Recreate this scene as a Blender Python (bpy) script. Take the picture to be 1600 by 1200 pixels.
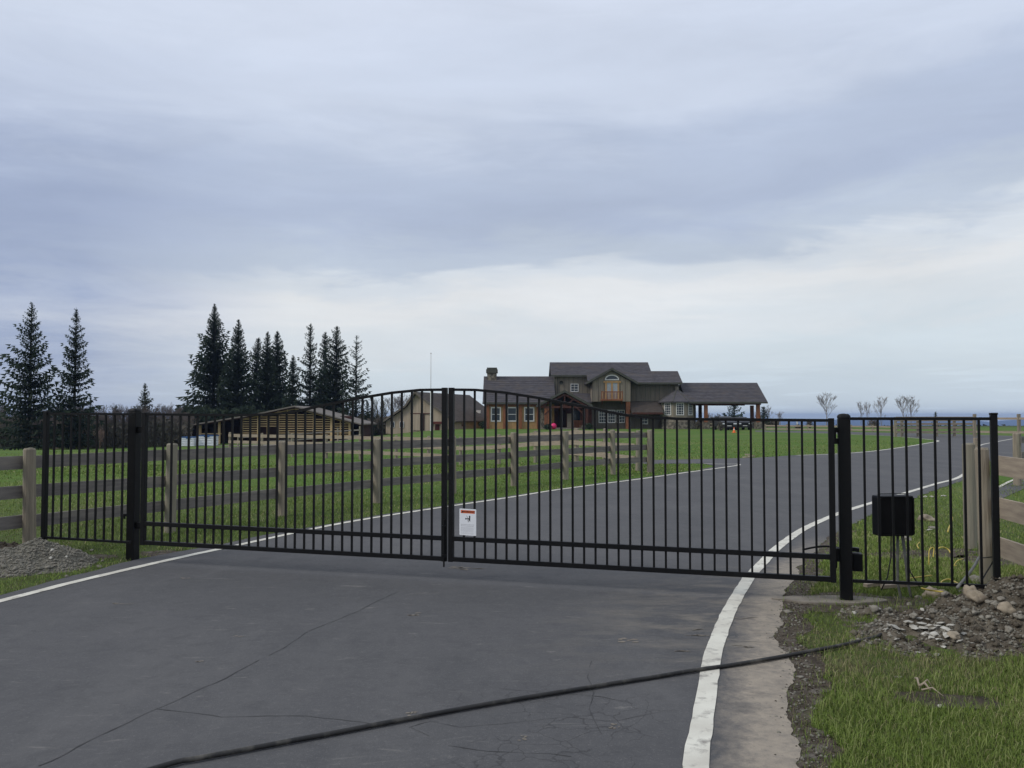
import bpy, bmesh, math, random
import numpy as np
from math import radians, sin, cos, pi, atan, atan2, hypot
from mathutils import Vector, Matrix, noise as mnoise
from mathutils.geometry import tessellate_polygon

for o in list(bpy.data.objects):
    bpy.data.objects.remove(o)
SC = bpy.context.scene
COL = SC.collection
random.seed(7)
RNG = np.random.default_rng(7)

# ------------------------------------------------------------------ camera
EYE = 1.65
TH = atan(51 / 1340)
cam_d = bpy.data.cameras.new('camera')
cam_d.sensor_width = 36
cam_d.lens = 36 * 1340 / 1600
cam_d.clip_start = 0.05
cam_d.clip_end = 60000
cam = bpy.data.objects.new('camera', cam_d)
cam.location = (0, 0, EYE)
cam.rotation_euler = (pi / 2 + TH, 0, 0)
COL.objects.link(cam)
SC.camera = cam

# ------------------------------------------------------------------ world, sun, exposure
SUN_EL, SUN_AZ = radians(38), radians(-112)      # azimuth from +Y, clockwise; light comes from the left, a little behind
world = bpy.data.worlds.new('World')
SC.world = world
world.use_nodes = True
wt = world.node_tree
wt.nodes.clear()


def srgb(r, g, b):
    def c(v):
        v /= 255.0
        return v / 12.92 if v <= 0.04045 else ((v + 0.055) / 1.055) ** 2.4
    return (c(r), c(g), c(b), 1)


def build_world():
    n = wt.nodes
    l = wt.links
    out = n.new('ShaderNodeOutputWorld')
    sky = n.new('ShaderNodeTexSky')
    sky.sky_type = 'NISHITA'
    sky.sun_disc = False
    sky.sun_elevation = SUN_EL
    sky.sun_rotation = SUN_AZ
    b1 = n.new('ShaderNodeBackground')
    b1.inputs['Strength'].default_value = 0.1
    l.new(sky.outputs[0], b1.inputs['Color'])
    geo = n.new('ShaderNodeTexCoord')
    sep = n.new('ShaderNodeSeparateXYZ')
    l.new(geo.outputs['Generated'], sep.inputs[0])

    def math_(op, a, b=None, c=None):
        m = n.new('ShaderNodeMath')
        m.operation = op
        for i, v in enumerate((a, b, c)):
            if v is None:
                continue
            if isinstance(v, (int, float)):
                m.inputs[i].default_value = v
            else:
                l.new(v, m.inputs[i])
        return m.outputs[0]

    def noise_(scale3, scale, detail, rough, off=(0, 0, 0), dist=0.0):
        mp = n.new('ShaderNodeMapping')
        mp.inputs['Scale'].default_value = scale3
        mp.inputs['Location'].default_value = off
        l.new(geo.outputs['Generated'], mp.inputs[0])
        t = n.new('ShaderNodeTexNoise')
        t.inputs['Scale'].default_value = scale
        t.inputs['Detail'].default_value = detail
        t.inputs['Roughness'].default_value = rough
        t.inputs['Distortion'].default_value = dist
        l.new(mp.outputs[0], t.inputs['Vector'])
        return t.outputs['Fac']
    # elevation, tilted a little to the right, warped by long stretched noise
    n1 = noise_((1, 1, 2.6), 2.2, 5, 0.5, (3.1, 1.7, 0.4), 0.3)
    n2 = noise_((1, 1, 6.5), 3.4, 9, 0.66, (0.7, 5.2, 1.3), 0.7)
    zz = math_('ADD', sep.outputs['Z'], math_('MULTIPLY', sep.outputs['X'], -0.075))
    warp = math_('MULTIPLY', math_('SUBTRACT', n1, 0.5), 0.20)
    # the warp grows with height above the horizon so the low bands stay level
    lowfade = math_('MINIMUM', math_('MULTIPLY', math_('MAXIMUM', sep.outputs['Z'], 0.0), 6.0), 1.0)
    zz = math_('ADD', zz, math_('MULTIPLY', warp, lowfade))
    zz = math_('ADD', zz, math_('MULTIPLY', math_('SUBTRACT', n2, 0.5), 0.11))
    ramp = n.new('ShaderNodeValToRGB')
    e = ramp.color_ramp.elements
    stops = [(0.00, (204, 217, 228)), (0.05, (212, 223, 231)), (0.085, (219, 226, 232)), (0.125, (230, 233, 236)),
             (0.155, (218, 225, 233)), (0.185, (193, 204, 220)), (0.235, (180, 192, 215)), (0.29, (186, 198, 220)),
             (0.37, (209, 219, 237)), (0.48, (217, 226, 243)), (0.7, (212, 221, 238)), (1.0, (214, 222, 236))]
    while len(e) < len(stops):
        e.new(0.5)
    for i, (p, c) in enumerate(stops):
        e[i].position = p
        e[i].color = srgb(*c)
    ramp.color_ramp.interpolation = 'EASE'
    l.new(zz, ramp.inputs[0])
    # clear blue showing low on the left
    mixb = n.new('ShaderNodeMix')
    mixb.data_type = 'RGBA'
    mixb.inputs[7].default_value = srgb(162, 175, 203)
    l.new(ramp.outputs[0], mixb.inputs[6])
    left = math_('MINIMUM', math_('MAXIMUM', math_('MULTIPLY_ADD', sep.outputs['X'], -5.0, -1.25), 0.0), 1.0)
    low = math_('MINIMUM', math_('MAXIMUM', math_('MULTIPLY_ADD', sep.outputs['Z'], -7.0, 2.75), 0.0), 1.0)
    l.new(math_('MULTIPLY', math_('MULTIPLY', left, low), math_('MULTIPLY_ADD', n2, -1.6, 1.62)), mixb.inputs[0])
    # bright streaks and small far clouds
    n3 = noise_((1, 1, 4.5), 3.2, 8, 0.60, (9.1, 2.2, 4.4), 0.5)
    val = math_('MULTIPLY_ADD', math_('SUBTRACT', n3, 0.5), 0.30, 1.0)
    n4 = noise_((1, 1, 16), 9.0, 6, 0.55, (1.1, 7.2, 0.4), 0.2)
    cl = math_('MINIMUM', math_('MAXIMUM', math_('MULTIPLY_ADD', n4, 9.0, -4.75), 0.0), 1.0)
    lo = math_('MINIMUM', math_('MAXIMUM', math_('MULTIPLY_ADD', sep.outputs['Z'], -14.0, 1.0), 0.0), 1.0)
    val = math_('ADD', val, math_('MULTIPLY', math_('MULTIPLY', cl, lo), 0.14))
    vm = n.new('ShaderNodeVectorMath')
    vm.operation = 'SCALE'
    l.new(mixb.outputs[2], vm.inputs[0])
    l.new(val, vm.inputs['Scale'])
    b2 = n.new('ShaderNodeBackground')
    b2.inputs['Strength'].default_value = 1.0
    l.new(vm.outputs[0], b2.inputs['Color'])
    mx = n.new('ShaderNodeMixShader')
    mx.inputs[0].default_value = 0.95
    l.new(b1.outputs[0], mx.inputs[1])
    l.new(b2.outputs[0], mx.inputs[2])
    l.new(mx.outputs[0], out.inputs['Surface'])


build_world()
sun_d = bpy.data.lights.new('sun', 'SUN')
sun_d.energy = 1.5
sun_d.angle = radians(18)
sun_d.color = (1.0, 0.95, 0.88)
sun = bpy.data.objects.new('sun', sun_d)
COL.objects.link(sun)
to_sun = Vector((sin(SUN_AZ) * cos(SUN_EL), cos(SUN_AZ) * cos(SUN_EL), sin(SUN_EL)))
sun.rotation_euler = to_sun.to_track_quat('Z', 'Y').to_euler()
SC.view_settings.view_transform = 'Standard'
SC.view_settings.look = 'None'
SC.view_settings.exposure = 0.0
SC.view_settings.gamma = 1
SC.view_settings.use_curve_mapping = False

# ------------------------------------------------------------------ measuring
F = 1340.0


def P(px, py, D):
    """world point on the sight line through photo pixel (px, py) at distance y = D"""
    u, v = (px - 800) / F, (600 - py) / F
    r = (u, cos(TH) - v * sin(TH), sin(TH) + v * cos(TH))
    t = D / r[1]
    return Vector((r[0] * t, D, EYE + r[2] * t))


def G(px, py, z=0.0):
    u, v = (px - 800) / F, (600 - py) / F
    r = (u, cos(TH) - v * sin(TH), sin(TH) + v * cos(TH))
    t = (z - EYE) / r[2]
    return Vector((r[0] * t, r[1] * t, z))


def sst(t):
    t = min(max(t, 0.0), 1.0)
    return t * t * (3 - 2 * t)


def gz(x, y):
    """height of the ground"""
    near = -0.5 * sst((y - 27) / 12) * sst((4 - x) / 6)
    far = -1.65 * sst((-6 - x) / 22) - 0.5 * sst((-28 - x) / 25)
    z = near + (far - near) * sst((y - 45) / 55)
    if y > 128:
        z -= 74 * sst((y - 128) / 1500)
    return z


# ------------------------------------------------------------------ objects and meshes
def tag(o, label=None, cat=None, group=None, kind=None):
    if label:
        o['label'] = label
    if cat:
        o['category'] = cat
    if group:
        o['group'] = group
    if kind:
        o['kind'] = kind
    return o


def thing(name, label, cat, loc=(0, 0, 0), group=None):
    o = bpy.data.objects.new(name, None)
    o.location = loc
    o.empty_display_size = 0.3
    COL.objects.link(o)
    return tag(o, label, cat, group)


def world_of(o):
    v = Vector((0, 0, 0))
    while o is not None:
        v += o.location
        o = o.parent
    return v


class MB:
    """collects faces and links them as one mesh object"""

    def __init__(s):
        s.v, s.f = [], []

    def add(s, vs, fs):
        b = len(s.v)
        s.v += [tuple(p) for p in vs]
        s.f += [tuple(i + b for i in q) for q in fs]
        return s

    def box(s, x0, x1, y0, y1, z0, z1):
        return s.add([(x0, y0, z0), (x1, y0, z0), (x1, y1, z0), (x0, y1, z0), (x0, y0, z1), (x1, y0, z1), (x1, y1, z1), (x0, y1, z1)],
                     [(0, 3, 2, 1), (4, 5, 6, 7), (0, 1, 5, 4), (1, 2, 6, 5), (2, 3, 7, 6), (3, 0, 4, 7)])

    def bar(s, a, b, w, h, up=(0, 0, 1)):
        """box section w (sideways) by h (along up) swept from a to b"""
        a, b = Vector(a), Vector(b)
        d = (b - a).normalized()
        u = Vector(up)
        sd = d.cross(u)
        if sd.length < 1e-4:
            sd = d.cross(Vector((0, 1, 0)))
        sd.normalize()
        u = sd.cross(d).normalized()
        sd, u = sd * w / 2, u * h / 2
        vs = [a - sd - u, a + sd - u, a + sd + u, a - sd + u, b - sd - u, b + sd - u, b + sd + u, b - sd + u]
        return s.add(vs, [(0, 1, 2, 3), (7, 6, 5, 4), (0, 4, 5, 1), (1, 5, 6, 2), (2, 6, 7, 3), (3, 7, 4, 0)])

    def tube(s, pts, r, n=8, caps=True):
        pts = [Vector(p) for p in pts]
        rs = r if isinstance(r, (list, tuple)) else [r] * len(pts)
        b = len(s.v)
        prev = None
        for i, p in enumerate(pts):
            d = (pts[min(i + 1, len(pts) - 1)] - pts[max(i - 1, 0)]).normalized()
            if prev is None:
                sd = d.cross(Vector((0, 0, 1)))
                if sd.length < 1e-3:
                    sd = Vector((1, 0, 0))
            else:
                sd = prev - d * prev.dot(d)
            sd.normalize()
            prev = sd
            u = d.cross(sd)
            for k in range(n):
                a = 2 * pi * k / n
                s.v.append(tuple(p + (sd * cos(a) + u * sin(a)) * rs[i]))
        for i in range(len(pts) - 1):
            for k in range(n):
                k2 = (k + 1) % n
                s.f.append((b + i * n + k, b + i * n + k2, b + (i + 1) * n + k2, b + (i + 1) * n + k))
        if caps:
            s.f.append(tuple(b + k for k in reversed(range(n))))
            s.f.append(tuple(b + (len(pts) - 1) * n + k for k in range(n)))
        return s

    def prism(s, poly, axis, a0, a1):
        """polygon of 2D points extruded along axis from a0 to a1 ('x': points are (y,z); 'y': (x,z); 'z': (x,y))"""
        def mk(p, a):
            return {'x': (a, p[0], p[1]), 'y': (p[0], a, p[1]), 'z': (p[0], p[1], a)}[axis]
        n = len(poly)
        vs = [mk(p, a0) for p in poly] + [mk(p, a1) for p in poly]
        fs = [tuple(range(n)), tuple(range(2 * n - 1, n - 1, -1))] + [(i, n + i, n + (i + 1) % n, (i + 1) % n) for i in range(n)]
        return s.add(vs, fs)

    def done(s, name, mat, parent=None, smooth=False, bevel=0.0, fix=True):
        me = bpy.data.meshes.new(name)
        if parent is not None:
            off = world_of(parent)
        else:
            xs = [p[0] for p in s.v]
            ys = [p[1] for p in s.v]
            off = Vector(((min(xs) + max(xs)) / 2, (min(ys) + max(ys)) / 2, min(p[2] for p in s.v)))
        me.from_pydata([(p[0] - off[0], p[1] - off[1], p[2] - off[2]) for p in s.v], [], s.f)
        if fix or bevel:
            bm = bmesh.new()
            bm.from_mesh(me)
            bmesh.ops.recalc_face_normals(bm, faces=bm.faces)
            if bevel:
                bmesh.ops.bevel(bm, geom=[e for e in bm.edges if len(e.link_faces) == 2 and e.calc_face_angle(0) > 0.6], offset=bevel, segments=2,
                                affect='EDGES', profile=0.6)
            bm.to_mesh(me)
            bm.free()
        if smooth:
            me.polygons.foreach_set('use_smooth', [True] * len(me.polygons))
        me.materials.append(mat)
        o = bpy.data.objects.new(name, me)
        COL.objects.link(o)
        if parent is not None:
            o.parent = parent
        else:
            o.location = off
        return o


def np_mesh(name, verts, faces, mat, parent=None, colors=None, off=(0, 0, 0)):
    """verts (n,3), faces (m,k) arrays -> one object, fast"""
    me = bpy.data.meshes.new(name)
    verts = np.asarray(verts, dtype=np.float32) - np.asarray(off, dtype=np.float32)
    faces = np.asarray(faces, dtype=np.int32)
    m, k = faces.shape
    me.vertices.add(len(verts))
    me.vertices.foreach_set('co', verts.ravel())
    me.loops.add(m * k)
    me.loops.foreach_set('vertex_index', faces.ravel())
    me.polygons.add(m)
    me.polygons.foreach_set('loop_start', np.arange(0, m * k, k, dtype=np.int32))
    me.update(calc_edges=True)
    if colors is not None:
        ca = me.color_attributes.new('tint', 'FLOAT_COLOR', 'POINT')
        ca.data.foreach_set('color', np.asarray(colors, dtype=np.float32).ravel())
    me.materials.append(mat)
    o = bpy.data.objects.new(name, me)
    COL.objects.link(o)
    if parent is not None:
        o.parent = parent
    else:
        o.location = off
    return o


def copy_tree(o, parent=None):
    c = o.copy()
    COL.objects.link(c)
    c.parent = parent
    for ch in list(o.children):
        copy_tree(ch, c)
    return c


# ------------------------------------------------------------------ materials
def mat(name, c1, c2=None, rough=0.8, scale=8.0, detail=6, stretch=(1, 1, 1), bump=0.0, bscale=None, bdist=0.01, metal=0.0, spec=0.35,
        lo=0.35, hi=0.65, c3=None, s3=0.6, lo3=0.5, hi3=0.7, tint=False, coords='Object', translucent=0.0):
    m = bpy.data.materials.new(name)
    m.use_nodes = True
    nt = m.node_tree
    n, l = nt.nodes, nt.links
    bs = n['Principled BSDF']
    bs.inputs['Roughness'].default_value = rough
    bs.inputs['Metallic'].default_value = metal
    bs.inputs['Specular IOR Level'].default_value = spec
    tc = n.new('ShaderNodeTexCoord')
    mp = n.new('ShaderNodeMapping')
    mp.inputs['Scale'].default_value = stretch
    if coords == 'World':
        g = n.new('ShaderNodeNewGeometry')
        l.new(g.outputs['Position'], mp.inputs[0])
    else:
        l.new(tc.outputs[coords], mp.inputs[0])

    def noise_(sc, d):
        t = n.new('ShaderNodeTexNoise')
        t.inputs['Scale'].default_value = sc
        t.inputs['Detail'].default_value = d
        t.inputs['Roughness'].default_value = 0.6
        l.new(mp.outputs[0], t.inputs['Vector'])
        return t.outputs['Fac']

    def rampmix(fac, a, b, lo_, hi_):
        mr = n.new('ShaderNodeMapRange')
        mr.inputs['From Min'].default_value = lo_
        mr.inputs['From Max'].default_value = hi_
        l.new(fac, mr.inputs['Value'])
        mx = n.new('ShaderNodeMix')
        mx.data_type = 'RGBA'
        l.new(mr.outputs[0], mx.inputs[0])
        for i, v in ((6, a), (7, b)):
            if isinstance(v, (tuple, list)):
                mx.inputs[i].default_value = (v[0], v[1], v[2], 1)
            else:
                l.new(v, mx.inputs[i])
        return mx.outputs[2]
    if c2 is None:
        c2 = tuple(v * 0.8 for v in c1)
    col = rampmix(noise_(scale, detail), c1, c2, lo, hi)
    if c3:
        col = rampmix(noise_(s3, 5), col, c3, lo3, hi3)
    if tint:
        a = n.new('ShaderNodeVertexColor')
        a.layer_name = 'tint'
        mx = n.new('ShaderNodeMix')
        mx.data_type = 'RGBA'
        mx.blend_type = 'MULTIPLY'
        mx.inputs[0].default_value = 1
        l.new(col, mx.inputs[6])
        l.new(a.outputs[0], mx.inputs[7])
        col = mx.outputs[2]
    l.new(col, bs.inputs['Base Color'])
    if bump:
        bp = n.new('ShaderNodeBump')
        bp.inputs['Strength'].default_value = bump
        bp.inputs['Distance'].default_value = bdist
        l.new(noise_(bscale or scale * 3, 8), bp.inputs['Height'])
        l.new(bp.outputs[0], bs.inputs['Normal'])
    m['_col'] = 0
    return m


M = {}
M['steel'] = mat('black_powder_coated_steel', (0.0035, 0.0035, 0.004), (0.0055, 0.0055, 0.006), rough=0.5, spec=0.22, scale=20, bump=0.05, bscale=300)
M['plastic'] = mat('black_plastic', (0.005, 0.005, 0.006), (0.008, 0.008, 0.009), rough=0.5, spec=0.15, scale=12)
M['post'] = mat('weathered_round_post', (0.33, 0.28, 0.205), (0.18, 0.152, 0.115), rough=0.85, scale=5, stretch=(4, 4, 0.35), bump=0.7, bscale=16, bdist=0.012,
                c3=(0.22, 0.21, 0.16), s3=0.9, lo3=0.45, hi3=0.7, coords='World')
M['board'] = mat('weathered_board_shade_tone', (0.20, 0.178, 0.16), (0.135, 0.122, 0.112), rough=0.85, scale=3, stretch=(1, 1, 9), bump=0.35, bscale=9, bdist=0.006,  # darker copy of the pale boards; shade on the near run put into colour
                 c3=(0.27, 0.24, 0.20), s3=0.8, coords='World')
M['tanboard'] = mat('pale_fence_board', (0.37, 0.305, 0.225), (0.26, 0.21, 0.16), rough=0.85, scale=3, stretch=(1, 1, 9), bump=0.3, bscale=9, bdist=0.006,
                    coords='World')
M['earth'] = mat('brown_earth', (0.085, 0.066, 0.045), (0.036, 0.028, 0.02), rough=0.95, scale=5, detail=12, bump=1.0, bscale=26, bdist=0.035,
                 c3=(0.12, 0.105, 0.08), s3=2.2, coords='World')
M['greyearth'] = mat('grey_rubble_earth', (0.185, 0.160, 0.120), (0.075, 0.061, 0.043), rough=0.95, scale=9, detail=12, bump=1.0, bscale=40, bdist=0.03,
                     c3=(0.085, 0.065, 0.045), s3=1.6, coords='World')
M['gravelbase'] = mat('crushed_gravel', (0.25, 0.235, 0.19), (0.13, 0.12, 0.095), rough=0.95, scale=22, detail=10, bump=1.0, bscale=60, bdist=0.02, coords='World')
M['stone'] = mat('pale_stone', (0.27, 0.25, 0.205), (0.17, 0.155, 0.128), rough=0.9, scale=14, bump=0.5, bscale=40, bdist=0.006, coords='World')
M['stonetan'] = mat('tan_stone', (0.40, 0.34, 0.25), (0.22, 0.18, 0.13), rough=0.9, scale=9, c3=(0.15, 0.12, 0.09), s3=6, lo3=0.5, hi3=0.7, bump=0.5, bscale=40, bdist=0.006, coords='World')
M['stonegrey'] = mat('grey_stone', (0.235, 0.22, 0.18), (0.14, 0.132, 0.105), rough=0.9, scale=14, bump=0.5, bscale=40, bdist=0.006, coords='World')
M['chip'] = mat('white_rubble_chip', (0.52, 0.50, 0.44), (0.34, 0.32, 0.27), rough=0.9, scale=20, coords='World')
M['concrete'] = mat('dusty_concrete', (0.25, 0.22, 0.175), (0.16, 0.14, 0.115), rough=0.95, scale=6, bump=0.4, bscale=60, bdist=0.004, coords='World')
M['grass'] = mat('grass_blades', (1, 1, 1), (0.8, 0.8, 0.8), rough=0.7, spec=0.2, scale=3, tint=True, coords='World')
M['hose'] = mat('black_rubber_hose', (0.016, 0.016, 0.016), (0.032, 0.030, 0.028), rough=0.6, scale=5, c3=(0.10, 0.092, 0.078), s3=7, lo3=0.52, hi3=0.72, coords='World')
M['hosegrey'] = mat('grey_plastic_conduit', (0.22, 0.22, 0.20), (0.12, 0.12, 0.11), rough=0.7, scale=9, coords='World')
M['yellow'] = mat('yellow_cable_sheath', (0.56, 0.44, 0.08), (0.42, 0.32, 0.06), rough=0.5, scale=9, coords='World')
M['white'] = mat('white_paint', (0.72, 0.71, 0.68), (0.6, 0.59, 0.56), rough=0.6, scale=6, coords='World')
M['signwhite'] = mat('white_sign_plate', (0.78, 0.79, 0.80), (0.74, 0.75, 0.77), rough=0.4, scale=3)
M['orange'] = mat('orange_print', (0.72, 0.13, 0.03), (0.68, 0.12, 0.03), rough=0.5)
M['ink'] = mat('black_print', (0.02, 0.02, 0.022), (0.03, 0.03, 0.03), rough=0.5)
M['greyink'] = mat('grey_print', (0.42, 0.43, 0.44), (0.5, 0.5, 0.5), rough=0.5)
M['shingle'] = mat('grey_shingle_roof', (0.095, 0.088, 0.094), (0.058, 0.054, 0.060), rough=0.9, scale=1.4, stretch=(1, 1, 4), bump=0.4, bscale=8, bdist=0.03,
                   c3=(0.095, 0.08, 0.072), s3=0.5, coords='World')
M['brownroof'] = mat('brown_shingle_roof', (0.085, 0.068, 0.055), (0.052, 0.042, 0.036), rough=0.9, scale=1.4, stretch=(1, 1, 4), coords='World')
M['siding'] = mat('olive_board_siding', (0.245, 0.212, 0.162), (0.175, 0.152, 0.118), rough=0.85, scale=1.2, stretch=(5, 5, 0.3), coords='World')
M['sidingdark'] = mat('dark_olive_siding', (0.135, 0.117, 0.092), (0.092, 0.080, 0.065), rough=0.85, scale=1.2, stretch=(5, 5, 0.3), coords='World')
M['trim'] = mat('dark_olive_trim', (0.085, 0.085, 0.068), (0.06, 0.06, 0.05), rough=0.8, scale=2, coords='World')
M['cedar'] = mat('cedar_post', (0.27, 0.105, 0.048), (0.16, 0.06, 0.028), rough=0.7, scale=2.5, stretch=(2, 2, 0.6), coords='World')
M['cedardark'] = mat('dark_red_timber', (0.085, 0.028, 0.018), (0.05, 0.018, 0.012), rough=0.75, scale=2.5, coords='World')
M['honey'] = mat('honey_wood_panel', (0.46, 0.29, 0.13), (0.34, 0.20, 0.085), rough=0.75, scale=2.5, stretch=(2, 2, 0.6), coords='World')
M['glass'] = mat('dark_window_glass', (0.030, 0.040, 0.055), (0.020, 0.028, 0.040), rough=0.12, spec=0.5, scale=1, coords='World')
M['curtain'] = mat('pale_curtain', (0.35, 0.38, 0.40), (0.28, 0.31, 0.33), rough=0.9, scale=3, coords='World')
M['fieldstone'] = mat('field_stone_masonry', (0.23, 0.20, 0.155), (0.10, 0.088, 0.07), rough=0.95, scale=3.2, detail=2, bump=0.8, bscale=4, bdist=0.05, lo=0.42, hi=0.55, coords='World')
M['darkin'] = mat('dark_interior', (0.03, 0.02, 0.018), (0.045, 0.022, 0.018), rough=0.9, scale=1, coords='World')
M['barn'] = mat('tan_barn_siding', (0.40, 0.325, 0.245), (0.30, 0.245, 0.185), rough=0.85, scale=1.0, stretch=(4, 4, 0.25), coords='World')
M['rawwood'] = mat('raw_timber', (0.62, 0.44, 0.24), (0.46, 0.32, 0.17), rough=0.8, scale=2, coords='World')
M['redin'] = mat('red_brown_sheeting', (0.060, 0.020, 0.014), (0.035, 0.014, 0.012), rough=0.8, scale=0.8, coords='World')
M['metalroof'] = mat('brown_metal_roof', (0.20, 0.175, 0.15), (0.15, 0.13, 0.11), rough=0.7, scale=1, coords='World')
M['wrap'] = mat('white_plastic_wrap', (0.80, 0.81, 0.84), (0.68, 0.69, 0.73), rough=0.45, scale=4, coords='World')
M['tarp'] = mat('blue_tarpaulin', (0.03, 0.10, 0.28), (0.02, 0.07, 0.18), rough=0.5, scale=3, coords='World')
M['bark'] = mat('dark_bark', (0.05, 0.04, 0.032), (0.03, 0.025, 0.02), rough=0.95, scale=3, coords='World')
M['needle'] = mat('conifer_needles', (0.046, 0.062, 0.036), (0.018, 0.030, 0.020), rough=0.85, spec=0.15, scale=0.9, coords='World')
M['needlelight'] = mat('young_conifer_needles', (0.06, 0.07, 0.035), (0.035, 0.045, 0.025), rough=0.85, spec=0.15, scale=0.7, coords='World')
M['needleblue'] = mat('blue_green_needles', (0.035, 0.06, 0.045), (0.02, 0.035, 0.03), rough=0.85, spec=0.15, scale=0.7, coords='World')
M['twig'] = mat('bare_grey_twigs', (0.15, 0.125, 0.11), (0.10, 0.085, 0.075), rough=0.95, scale=1, coords='World')
M['twigpale'] = mat('pale_bare_twigs', (0.27, 0.24, 0.225), (0.20, 0.175, 0.165), rough=0.95, scale=1, coords='World')
M['twiggreen'] = mat('budding_green_twigs', (0.17, 0.16, 0.09), (0.12, 0.115, 0.065), rough=0.95, scale=1, coords='World')
M['twigpink'] = mat('pinkish_twigs', (0.23, 0.155, 0.13), (0.16, 0.11, 0.095), rough=0.95, scale=1, coords='World')
M['brush'] = mat('woodland_brush', (0.125, 0.108, 0.085), (0.065, 0.06, 0.046), rough=0.95, scale=0.25, c3=(0.145, 0.115, 0.09), s3=0.1, coords='World')
M['shrub'] = mat('dark_shrub_leaves', (0.025, 0.045, 0.02), (0.015, 0.028, 0.014), rough=0.8, scale=2, coords='World')
M['carblack'] = mat('black_car_paint', (0.006, 0.007, 0.009), (0.008, 0.009, 0.011), rough=0.35, spec=0.5, scale=1)
M['cargrey'] = mat('dark_grey_car_paint', (0.018, 0.020, 0.023), (0.02, 0.022, 0.026), rough=0.35, spec=0.5, scale=1)
M['chrome'] = mat('bright_metal', (0.55, 0.56, 0.58), (0.5, 0.5, 0.52), rough=0.3, metal=0.8, scale=1)
M['lamp'] = mat('headlight_glass', (0.72, 0.74, 0.76), (0.6, 0.62, 0.65), rough=0.2, scale=1)
M['tyre'] = mat('tyre_rubber', (0.015, 0.015, 0.015), (0.02, 0.02, 0.02), rough=0.9, scale=2)
M['coneorange'] = mat('orange_cone_plastic', (0.85, 0.17, 0.03), (0.75, 0.14, 0.03), rough=0.5, scale=2)
M['pink'] = mat('pink_rubber', (0.72, 0.03, 0.16), (0.6, 0.025, 0.13), rough=0.4, scale=2)
M['redpaint'] = mat('dark_red_paint', (0.13, 0.03, 0.025), (0.09, 0.025, 0.02), rough=0.7, scale=2, coords='World')
M['mountain'] = mat('haze_tinted_forest_mountain', (0.075, 0.100, 0.125), (0.055, 0.078, 0.100), rough=1, spec=0, scale=0.004, coords='World')  # blue of the distant haze is put into the forest colour
M['farwood'] = mat('far_woodland', (0.045, 0.052, 0.045), (0.065, 0.06, 0.05), rough=1, spec=0, scale=0.03, coords='World')


# ground: lawn green near, mottled, fading into brown farmland far away
def ground_mat():
    m = bpy.data.materials.new('meadow_ground')
    m.use_nodes = True
    n, l = m.node_tree.nodes, m.node_tree.links
    bs = n['Principled BSDF']
    bs.inputs['Roughness'].default_value = 0.95
    bs.inputs['Specular IOR Level'].default_value = 0.1
    g = n.new('ShaderNodeNewGeometry')

    def tex(sc, d, r=0.6, st=(1, 1, 1)):
        mp = n.new('ShaderNodeMapping')
        mp.inputs['Scale'].default_value = st
        l.new(g.outputs['Position'], mp.inputs[0])
        t = n.new('ShaderNodeTexNoise')
        t.inputs['Scale'].default_value = sc
        t.inputs['Detail'].default_value = d
        t.inputs['Roughness'].default_value = r
        l.new(mp.outputs[0], t.inputs[0])
        return t.outputs['Fac']

    def mr(f, a, b):
        x = n.new('ShaderNodeMapRange')
        x.inputs['From Min'].default_value = a
        x.inputs['From Max'].default_value = b
        l.new(f, x.inputs[0])
        return x.outputs[0]

    def mix(f, a, b):
        x = n.new('ShaderNodeMix')
        x.data_type = 'RGBA'
        l.new(f, x.inputs[0])
        for i, v in ((6, a), (7, b)):
            if isinstance(v, tuple):
                x.inputs[i].default_value = v + (1,)
            else:
                l.new(v, x.inputs[i])
        return x.outputs[2]
    c = mix(mr(tex(1.6, 10, 0.7), 0.35, 0.65), (0.100, 0.176, 0.030), (0.068, 0.124, 0.024))
    c = mix(mr(tex(0.16, 6), 0.45, 0.7), c, (0.130, 0.165, 0.045))
    c = mix(mr(tex(9.0, 8, 0.75, (1, 0.5, 1)), 0.55, 0.75), c, (0.090, 0.088, 0.045))
    c = mix(mr(tex(0.55, 9, 0.7), 0.62, 0.76), c, (0.078, 0.062, 0.035))
    sp0 = n.new('ShaderNodeSeparateXYZ')
    l.new(g.outputs['Position'], sp0.inputs[0])
    nearf = n.new('ShaderNodeMath')
    nearf.operation = 'MULTIPLY'
    l.new(mr(sp0.outputs['Y'], 22, 10), nearf.inputs[0])
    l.new(mr(tex(7.0, 10, 0.75), 0.30, 0.62), nearf.inputs[1])
    c = mix(nearf.outputs[0], c, (0.070, 0.066, 0.036))
    sep = n.new('ShaderNodeSeparateXYZ')
    l.new(g.outputs['Position'], sep.inputs[0])
    c = mix(mr(sep.outputs['Y'], 125, 170), c, mix(mr(tex(0.006, 4), 0.45, 0.55), (0.055, 0.062, 0.03), (0.04, 0.042, 0.03)))
    l.new(c, bs.inputs['Base Color'])
    b = n.new('ShaderNodeBump')
    b.inputs['Strength'].default_value = 0.8
    b.inputs['Distance'].default_value = 0.04
    l.new(tex(14, 8, 0.7), b.inputs['Height'])
    l.new(b.outputs[0], bs.inputs['Normal'])
    return m


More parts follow.
